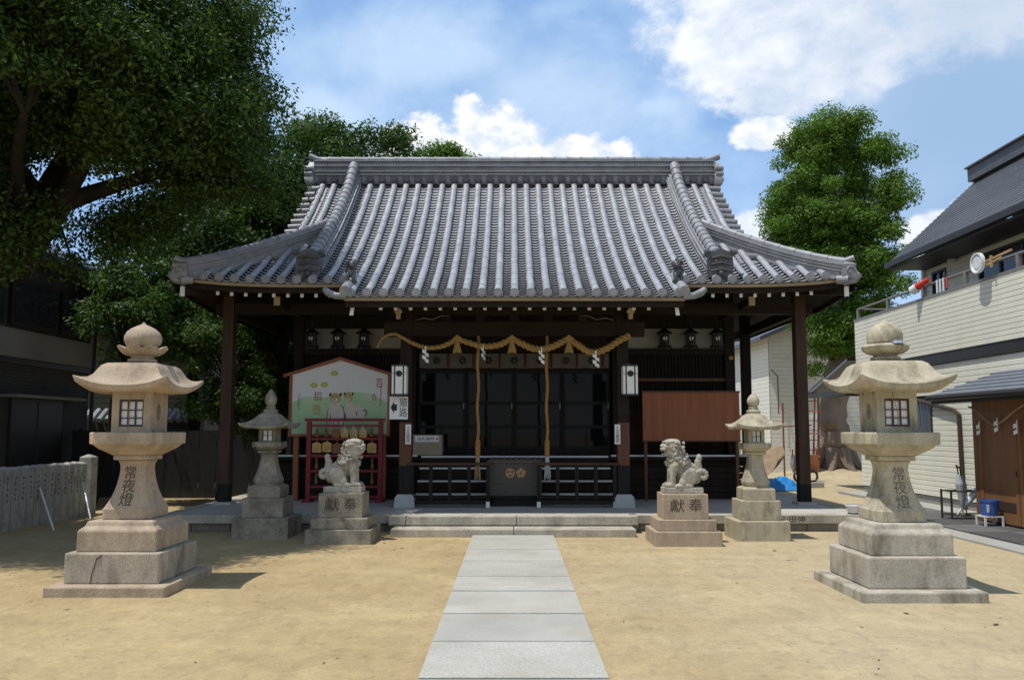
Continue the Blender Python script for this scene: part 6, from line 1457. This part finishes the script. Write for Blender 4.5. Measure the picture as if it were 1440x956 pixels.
# ------------------------------------------------------------ left side: stone fence, dark fence, houses
t = thing('stone_fence', 'grey stone fence of close inscribed pickets under the big tree', 'stone fence', (-8.1, 13, 0))
pr = random.Random(21); y = 15.02; q = 0
while y > 9.0:
    m = MB(); x = -8.1; hw = 0.088; hz_ = 1.0 + pr.uniform(-0.008, 0.008)
    m.loft((x, y, 0), [(hw, hw, -0.02), (hw, hw, hz_ - 0.035), (hw * 0.9, hw * 0.9, hz_ - 0.02), (0.02, 0.02, hz_ + 0.01)]); o = m.build('picket', 'concrete_fence', t)
    s_ = MB()
    for c in range(5):
        for k_ in range(4):
            zc = 0.82 - 0.085 * c + pr.uniform(-0.02, 0.02); yc = y + pr.uniform(-0.02, 0.02); l = pr.uniform(0.012, 0.035); hz2 = pr.random() < 0.55
            if hz2: s_.box(x + hw + 0.0005, x + hw + 0.0015, yc - l, yc + l, zc - 0.004, zc + 0.004)
            else: s_.box(x + hw + 0.0005, x + hw + 0.0015, yc - 0.004, yc + 0.004, zc - l, zc + l)
    s_.build('inscription', 'ink_stone', o); y -= 0.205; q += 1
m = MB().loft((-8.1, 15.33, 0), [(0.115, 0.115, -0.02), (0.115, 0.115, 1.07), (0.105, 0.105, 1.085), (0.02, 0.02, 1.13)]); m.build('end_post', 'concrete_fence', t)
MB().box(-8.3, -8.19, 9, 15.2, 0.25, 0.35).box(-8.3, -8.19, 9, 15.2, 0.7, 0.8).build('rail', 'concrete_fence', t)
for i, (y0, y1, x1) in enumerate(((13.6, 12.95, -7.35), (14.95, 14.45, -7.55))):
    m = MB().tube([(-7.99, y0, 0.62), (x1, y1, 0.0)], 0.016, 8); tag(m.build('prop_rod', 'plastic_white', None), ('left' if i == 0 else 'right') + ' one of the two thin white rods leaning on the stone fence', 'rod', 'white rods leaning on the stone fence')
t = thing('board_fence', 'dark board fence behind the left lantern', 'fence', (-8, 19, 0))
m = MB()
for i in range(26):
    a = i / 26; x = -10.4 + 5.2 * a; m.box(x, x + 0.19, 18.9 + 0.01 * (i % 2), 18.93 + 0.01 * (i % 2), 0.02, 1.58)
m.build('board', 'trim_dark', t); m = MB().box(-10.4, -5.2, 18.94, 19.0, 0.4, 0.5).box(-10.4, -5.2, 18.94, 19.0, 1.2, 1.3); m.build('rail', 'trim_dark', t)
m = MB()
for i in range(4): m.box(-10.3 + 1.7 * i, -10.22 + 1.7 * i, 19.0, 19.08, 0, 1.62)
m.build('post', 'trim_dark', t)

lh = thing('dark_house', 'dark two storey house with a pale upper band, behind the stone fence', 'house', (-12, 15, 0))
HX = -10.5
MB().box(-15, HX, 8, 19.7, 0, 5.3).build('wall', 'wall_dark', lh)
MB().box(HX + 0.002, HX + 0.03, 8, 19.68, 3.12, 3.72).build('pale_band', 'wall_grey', lh); MB().box(HX + 0.002, HX + 0.06, 8, 19.72, 2.98, 3.1).build('belt_course', 'trim_dark', lh)
m = MB(); siding_x(m, HX + 0.004, 8, 19.66, 2.35, 2.95, 0.07, 1); siding_x(m, HX + 0.004, 18.6, 19.66, 0.4, 2.3, 0.07, 1); m.build('slat_siding', 'wall_grey' if False else 'wall_dark', lh, fix=False)
for a, b in ((16.4, 18.1), (18.25, 19.3), (13.6, 16.2)):
    o = MB().box(HX + 0.005, HX + 0.09, a, b, 3.78, 4.78).build('window', 'trim_dark', lh); MB().box(HX + 0.091, HX + 0.096, a + 0.08, (a + b) / 2 - 0.03, 3.86, 4.70).box(HX + 0.091, HX + 0.096, (a + b) / 2 + 0.03, b - 0.08, 3.86, 4.70).build('pane', 'glass_window', o)
o = MB().box(HX + 0.005, HX + 0.07, 16.6, 18.5, 0.2, 2.26).build('door', 'trim_dark', lh); MB().box(HX + 0.071, HX + 0.08, 17.52, 17.56, 0.2, 2.2).build('door_edge', 'wall_dark', o)
MB().box(HX + 0.005, HX + 0.35, 16.3, 19.0, 2.27, 2.33).build('door_hood', 'wall_grey', lh)
MB().prism([(-15.4, 5.25), (HX + 0.5, 5.25), (HX + 0.5, 5.4), (-12.6, 6.7), (-15.4, 5.4)], 7.6, 20.1).build('roof', 'slate', lh)
MB().tube([(HX + 0.07, 19.75, 0), (HX + 0.07, 19.75, 5.2)], 0.05, 8).build('downpipe', 'trim_dark', lh)
plain_house('grey_house', 'olive grey house behind the left lantern, partly hidden by leaves', -14.5, -9.3, 24, 30, 4.7, 'wall_olive', 'slate', 'x', 1.0, wins=(('y', -12.2, -10.7, 3.0, 4.2),))
bh = plain_house('blue_house', 'pale bluish house behind the hanging branches, left of the hall', -10.2, -6.2, 29, 35, 5.2, 'siding_blue', 'slate', 'x', 1.2, wins=(('y', -8.3, -7.1, 3.3, 4.5),))
m = MB().box(-10.4, -6.0, 28.3, 29, 1.75, 1.85); m.build('porch_roof', 'wall_white', bh)
tl = thing('tiled_wall', 'low wall with a tiled coping behind the left lantern', 'wall', (-9.2, 21.5, 0))
MB().box(-11.5, -8.6, 21.5, 21.7, 0, 1.85).build('wall', 'wall_dark', tl)
m = MB()
for i in range(14): m.tube([(-11.4 + 0.21 * i, 21.2, 1.84), (-11.4 + 0.21 * i, 21.6, 2.12)], 0.075, 8)
m.build('coping_tile', 'ridge_tile', tl)
# ------------------------------------------------------------ trees
def leaf_mesh(name, clumps, n, size, material, parent, seed, droop=0.25, shell=0.45, flat=0.0):
    """many small leaf blades spread through clump volumes (cx, cy, cz, rx, ry, rz)"""
    rg = np.random.default_rng(seed); C_ = np.array(clumps); vol = (C_[:, 3] * C_[:, 4] * C_[:, 5]) ** (2 / 3)
    idx = rg.choice(len(C_), n, p=vol / vol.sum()); c = C_[idx]
    d = rg.normal(size=(n, 3)); d /= np.linalg.norm(d, axis=1)[:, None]
    # lumpy radius so that a clump is not a clean ball
    ph = idx * 1.7; lump = 1 + 0.22 * np.sin(d[:, 0] * 5 + ph) * np.sin(d[:, 1] * 4 + ph * 1.3) + 0.14 * np.sin(d[:, 2] * 9 + ph * 0.7)
    r = rg.random(n) ** shell * lump
    p = c[:, :3] + d * c[:, 3:6] * r[:, None]
    nrm = d * 0.75 + rg.normal(size=(n, 3)) * 0.55 + np.array([0, 0, 0.5]); nrm /= np.linalg.norm(nrm, axis=1)[:, None]
    a = rg.normal(size=(n, 3)) + d * 0.6 + np.array([0, 0, -droop]); a -= nrm * (a * nrm).sum(1)[:, None]; a /= np.linalg.norm(a, axis=1)[:, None]
    b = np.cross(nrm, a); L = size * rg.uniform(0.65, 1.3, n)[:, None]; W = L * rg.uniform(0.38, 0.55, n)[:, None]
    v = np.empty((n, 4, 3)); v[:, 0] = p - a * L * 0.5; v[:, 1] = p + b * W * 0.5 - nrm * L * 0.06; v[:, 2] = p + a * L * 0.5 - nrm * L * 0.12; v[:, 3] = p - b * W * 0.5 - nrm * L * 0.06
    off = np.array(root_of(parent)); v = v.reshape(-1, 3) - off
    me = bpy.data.meshes.new(name); me.vertices.add(4 * n); me.vertices.foreach_set('co', v.ravel().astype(np.float32))
    me.loops.add(4 * n); me.loops.foreach_set('vertex_index', np.arange(4 * n, dtype=np.int32))
    me.polygons.add(n); me.polygons.foreach_set('loop_start', np.arange(0, 4 * n, 4, dtype=np.int32)); me.polygons.foreach_set('loop_total', np.full(n, 4, dtype=np.int32))
    me.materials.append(MATS[material]); me.update(calc_edges=True)
    o = bpy.data.objects.new(name, me); COL.objects.link(o); o.parent = parent; ROOT[o.name] = root_of(parent); return o
def fill(env, n, r0, r1, seed, shell=0.5, flat=0.75, keep=None):
    """clumps scattered through envelope ellipsoids"""
    rg = random.Random(seed); out = []; vs_ = [e[3] * e[4] * e[5] for e in env]
    while len(out) < n:
        e = rg.choices(env, vs_)[0]; d = Vector((rg.gauss(0, 1), rg.gauss(0, 1), rg.gauss(0, 1))).normalized(); k = rg.random() ** shell
        p = (e[0] + d.x * e[3] * k, e[1] + d.y * e[4] * k, e[2] + d.z * e[5] * k); r = rg.uniform(r0, r1)
        if keep and not keep(*p): continue
        out.append((*p, r * rg.uniform(0.85, 1.25), r * rg.uniform(0.85, 1.25), r * flat * rg.uniform(0.8, 1.15)))
    return out
def limb(mb, pts, r0, r1, seed, n=10, wob=0.05):
    rg = random.Random(seed); P = catmull([tuple(q) for q in pts], 6); k = len(P)
    P = [(a + rg.uniform(-wob, wob) * r0, b + rg.uniform(-wob, wob) * r0, c) for a, b, c in P]
    mb.tube(P, [r0 + (r1 - r0) * (i / (k - 1)) ** 0.8 for i in range(k)], n)
def twigs(mb, clumps, anchor_pts, seed, m=40, r=0.03):
    rg = random.Random(seed)
    for c in rg.sample(clumps, min(m, len(clumps))):
        a = min(anchor_pts, key=lambda q: (q[0] - c[0]) ** 2 + (q[1] - c[1]) ** 2 + (q[2] - c[2]) ** 2)
        mid = ((a[0] + c[0]) / 2, (a[1] + c[1]) / 2, (a[2] + c[2]) / 2 + 0.15); mb.tube(catmull([a, mid, c[:3]], 4), [r * (1 - 0.07 * i) for i in range(9)], 6)

# the big camphor tree on the left
bt = thing('camphor_tree', 'huge dark spreading tree filling the upper left corner, over the grey stone fence', 'tree', (-8.9, 12.3, 0))
m = MB()
trunk = [(-8.85, 12.3, -0.1), (-8.9, 12.3, 0.6), (-8.95, 12.3, 1.8), (-8.7, 12.2, 3.2), (-7.9, 12.1, 4.3)]
limb(m, trunk, 0.50, 0.28, 1, 16, 0.12)
for a in range(7): an = a * 0.9; m.tube([(-8.85 + 0.3 * math.cos(an), 12.3 + 0.3 * math.sin(an), 0.45), (-8.85 + 0.55 * math.cos(an), 12.3 + 0.55 * math.sin(an), 0.12), (-8.85 + 0.9 * math.cos(an), 12.3 + 0.9 * math.sin(an), -0.06)], [0.24, 0.16, 0.05], 8)
tr_o = m.build('trunk', 'bark_dark', bt, smooth=True)
m = MB()
br = [[(-7.75, 12.1, 4.0), (-7.05, 11.9, 4.8), (-6.4, 11.7, 5.8), (-5.7, 11.5, 6.5), (-5.0, 11.6, 7.0)], [(-7.6, 12.1, 4.3), (-7.35, 12.3, 5.4), (-7.0, 12.6, 6.6), (-6.4, 12.8, 8.2)], [(-8.2, 12.2, 3.2), (-8.8, 12.0, 4.6), (-9.2, 11.6, 6.0)],
      [(-6.9, 11.85, 5.0), (-6.1, 12.3, 5.5), (-5.3, 12.5, 5.8), (-4.6, 12.5, 6.0)], [(-7.4, 12.2, 5.2), (-7.5, 11.2, 5.9), (-7.3, 10.2, 6.7)], [(-7.4, 11.9, 4.4), (-6.9, 10.8, 5.2), (-6.2, 9.8, 5.6)], [(-6.4, 11.7, 5.8), (-6.8, 11.5, 6.3), (-7.5, 11.4, 6.0), (-8.2, 11.3, 5.6)]]
for i, b in enumerate(br): limb(m, b, 0.24 if i < 2 else 0.15, 0.05, 10 + i)
env = [(-7.2, 11.4, 7.3, 3.4, 3.3, 2.6), (-5.0, 12.3, 6.8, 1.5, 2.0, 1.7), (-9.0, 11.2, 6.8, 2.4, 3.0, 2.6), (-6.8, 9.9, 6.8, 2.2, 1.9, 1.9), (-4.9, 12.4, 8.4, 1.2, 1.8, 1.6), (-6.0, 12.9, 5.2, 1.5, 1.4, 0.7), (-4.8, 12.2, 5.7, 1.0, 1.7, 0.8), (-7.2, 12.8, 4.9, 1.2, 1.4, 0.6), (-8.8, 12.6, 4.6, 1.5, 2.2, 0.7), (-7.6, 10.9, 4.7, 1.5, 1.6, 0.8), (-8.3, 10.2, 5.2, 1.3, 1.5, 1.2)]
def in_crown(x, y, z):
    if (abs(x + 7.05) / 0.62) ** 2 + ((z - 5.25) / 0.5) ** 2 < 1 and y < 13: return False      # open window between the limbs
    if x + 0.55 > -5.3 + (y - 8.1) * 0.56 - 0.32 * (z - 6): return False
    if y < 8.5 or x > -3.95: return False
    q_ = (z - 1.6) / y; t_ = x / y                            # thin spots where the sky shows through
    for a, b, r_ in ((-0.585, 0.335, 0.045), (-0.545, 0.30, 0.035), (-0.475, 0.325, 0.03), (-0.345, 0.27, 0.03), (-0.62, 0.30, 0.03)):
        if (t_ - a) ** 2 + (q_ - b) ** 2 < r_ * r_: return False
    if z > 7.6 and x > -4.6: return False
    return z > (5.0 if x > -5.3 else 4.7 if x > -6.3 else 3.95)
cl = fill(env, 560, 0.42, 0.78, 3, 0.55, 0.72, in_crown)
tips = [q for b in br for q in catmull(b, 3)[3:]]
twigs(m, cl, tips, 7, 90, 0.035)
m.build('limb', 'bark_dark', bt, smooth=True)
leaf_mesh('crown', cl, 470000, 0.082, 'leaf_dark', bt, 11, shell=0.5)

def tree(name, label, base, crown_c, env, ncl, nleaf, lsize, r, lm, seed, cr=(0.5, 0.9), bark='bark_dark', group=None, trunk_r=0.22, flat=0.75):
    t = thing(name, label, 'tree', base, group); m = MB(); b = Vector(base); c = Vector(crown_c)
    path = [tuple(b + Vector((0, 0, -0.1))), tuple(b.lerp(c, 0.35) + Vector((0.1, 0, 0))), tuple(b.lerp(c, 0.7) + Vector((-0.08, 0.05, 0))), tuple(c)]
    limb(m, path, trunk_r, trunk_r * 0.45, seed, 12, 0.1); m.build('trunk', bark, t, smooth=True)
    cl = fill(env, ncl, cr[0], cr[1], seed, 0.4, flat)
    m = MB(); twigs(m, cl, catmull(path, 4)[8:], seed, min(34, ncl), trunk_r * 0.22); m.build('limb', bark, t, smooth=True)
    leaf_mesh('crown', cl, nleaf, lsize, lm, t, seed, shell=0.4); return t
tree('broadleaf_tree', 'green leafy tree rising behind the left gable of the hall', (-6.8, 21.5, 0), (-6.2, 21.5, 6.8), [(-6.3, 21.6, 8.0, 2.2, 1.8, 2.0), (-5.3, 21.6, 6.6, 1.5, 1.5, 1.6), (-5.2, 21.8, 9.6, 1.3, 1.1, 0.9), (-3.85, 22.2, 9.65, 0.9, 0.9, 0.85), (-4.5, 22.0, 9.0, 1.0, 0.9, 0.7), (-4.6, 21.9, 8.3, 1.0, 1.0, 0.8)], 120, 80000, 0.115, 0.2, 'leaf_mid', 31, (0.4, 0.75))
tree('broadleaf_tree', 'dense tree standing between the dark house and the left side of the hall', (-8.2, 20.0, 0), (-7.9, 20.0, 4.5), [(-8.0, 20.2, 5.6, 2.5, 1.6, 2.2), (-6.9, 19.8, 4.4, 1.3, 1.3, 1.2), (-9.2, 20.4, 4.6, 1.5, 1.2, 1.2)], 100, 55000, 0.12, 0.2, 'leaf_dark', 33, (0.45, 0.75))
tree('small_tree', 'slender leafy tree in shade beside the left eave pillar', (-6.35, 17.3, 0), (-6.2, 17.3, 2.6), [(-6.2, 17.2, 2.9, 0.85, 0.9, 1.1), (-5.8, 17.4, 2.0, 0.75, 0.8, 0.9), (-7.0, 17.2, 3.7, 0.9, 0.8, 0.6)], 42, 15000, 0.10, 0.2, 'leaf_mid', 35, (0.28, 0.5), trunk_r=0.09)
tree('small_tree', 'dark bushy tree seen through the open left side of the hall', (-6.0, 20.5, 0), (-5.6, 20.5, 2.0), [(-5.4, 20.6, 2.5, 1.2, 0.9, 1.4), (-4.9, 20.8, 1.4, 1.0, 0.8, 1.0), (-6.2, 20.5, 3.9, 1.1, 0.8, 0.9)], 46, 18000, 0.11, 0.2, 'leaf_mid', 37, (0.35, 0.55), trunk_r=0.1)
tree('small_tree', 'branch heavy young tree with sunlit leaves above the left lantern', (-9.0, 17.2, 0), (-8.4, 17.2, 3.0), [(-7.9, 17.0, 4.0, 1.3, 0.8, 0.65), (-8.4, 17.2, 4.9, 1.0, 0.8, 0.6)], 26, 9000, 0.11, 0.2, 'leaf_mid', 39, (0.3, 0.5), trunk_r=0.09)
tree('broadleaf_tree', 'round tree top just showing above the hall ridge', (-2.4, 27.5, 0), (-2.4, 27.5, 8.5), [(-2.45, 27.5, 10.6, 1.15, 1.1, 0.95), (-0.55, 27.8, 10.9, 0.35, 0.5, 0.4)], 26, 16000, 0.13, 0.2, 'leaf_bright', 41, (0.35, 0.6))
# tall camphor on the right
ct = thing('camphor_tree', 'tall sunlit green tree with rounded crown, between the hall and the right house', 'tree', (10.95, 27.3, 0.3))
m = MB()
limb(m, [(10.95, 27.3, 0.1), (10.9, 27.3, 1.2), (11.05, 27.3, 2.6), (11.2, 27.3, 4.2), (11.2, 27.3, 5.8), (11.3, 27.3, 7.6)], 0.62, 0.22, 51, 16, 0.14)
for a in range(8): an = a * 0.8 + 0.2; m.tube([(10.95 + 0.42 * math.cos(an), 27.3 + 0.42 * math.sin(an), 0.9), (10.95 + 0.68 * math.cos(an), 27.3 + 0.68 * math.sin(an), 0.42), (10.95 + 1.05 * math.cos(an), 27.3 + 1.05 * math.sin(an), 0.16)], [0.26, 0.17, 0.05], 8)
m.build('trunk', 'bark', ct, smooth=True)
br = [[(11.1, 27.3, 5.2), (10.4, 27.0, 6.6), (9.6, 26.8, 8.0)], [(11.2, 27.3, 6.0), (12.0, 27.2, 7.4), (12.8, 27.0, 9.0)], [(11.25, 27.3, 7.2), (11.2, 27.4, 9.0), (11.4, 27.3, 10.8)], [(11.2, 27.3, 5.6), (11.9, 26.6, 6.4), (12.7, 26.4, 7.0)], [(11.15, 27.3, 6.6), (10.8, 26.6, 8.2), (10.6, 26.2, 9.6)], [(11.1, 27.3, 4.0), (10.5, 26.8, 4.8), (9.9, 26.6, 5.3)], [(11.15, 27.3, 4.4), (11.9, 27.0, 5.0), (12.6, 26.9, 5.4)]]
m = MB()
for i, b in enumerate(br): limb(m, b, 0.20, 0.05, 60 + i)
ce_ = [(11.3, 27.3, 9.9, 2.3, 2.0, 2.6), (11.3, 27.3, 11.8, 1.4, 1.3, 0.9), (9.75, 27.1, 8.4, 1.15, 1.5, 1.5), (12.75, 27.1, 8.9, 1.3, 1.5, 2.0), (12.6, 27.1, 7.3, 1.1, 1.4, 0.9), (10.0, 27.0, 7.2, 1.1, 1.3, 0.7), (12.3, 27.2, 6.5, 1.4, 1.4, 1.3), (11.3, 26.6, 6.9, 1.9, 1.0, 1.0), (10.9, 27.0, 5.0, 1.3, 1.2, 0.9), (10.4, 26.7, 4.2, 0.8, 0.9, 0.7), (12.6, 27.2, 5.0, 1.1, 1.1, 1.0)]
def keep_r(x, y, z):
    if x > 13.15: return False
    for gx, gzz, rx_, rz_ in ((10.5, 6.9, 0.35, 0.3), (12.7, 8.6, 0.35, 0.3), (11.7, 7.6, 0.4, 0.3), (9.9, 6.2, 0.4, 0.35)):
        if ((x - gx) / rx_) ** 2 + ((z - gzz) / rz_) ** 2 < 1: return False
    return True
cl = fill(ce_, 270, 0.36, 0.74, 53, 0.42, 0.66, keep_r)
twigs(m, cl, [q for b in br for q in catmull(b, 3)[2:]], 54, 60, 0.035)
m.build('limb', 'bark_dark', ct, smooth=True)
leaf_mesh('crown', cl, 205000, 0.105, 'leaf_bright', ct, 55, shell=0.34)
# a few weeds and fallen leaves on the sand
rg_ = np.random.default_rng(77); n = 420
n = 160; X = rg_.uniform(-6, 6.5, n); Yv = rg_.uniform(5.0, 12.0, n); keep_ = np.abs(X) > 0.7
m = MB(); rr_ = random.Random(9)
for x, y in zip(X[keep_], Yv[keep_]):
    s_ = rr_.uniform(0.006, 0.02) * (2.2 if rr_.random() < 0.05 else 0.9); a = rr_.uniform(0, 6.28); ca, sa = math.cos(a) * s_, math.sin(a) * s_
    m.add([(x - ca, y - sa, 0.005), (x + sa * 0.5, y - ca * 0.5, 0.009), (x + ca, y + sa, 0.006), (x - sa * 0.5, y + ca * 0.5, 0.004)], [(0, 1, 2, 3)])
tag(m.build('leaf_litter', 'trim_brown', None), 'small fallen leaves and bits scattered over the sand court', 'leaf litter', kind='stuff')
m = MB()
for i in range(900):
    x = rr_.uniform(-6.5, 7); y = rr_.uniform(4.8, 12.3)
    if abs(x) < 0.68 or rr_.random() > 0.35 + 0.65 * (abs(abs(x) - 0.85) < 0.3): continue
    s_ = rr_.uniform(0.003, 0.008); m.ball((x, y, s_ * 0.3), (s_, s_ * rr_.uniform(0.7, 1.2), s_ * 0.7), 6, 4)
tag(m.build('pebbles', 'granite_pink', None), 'small pebbles scattered over the sand court', 'pebbles', kind='stuff')
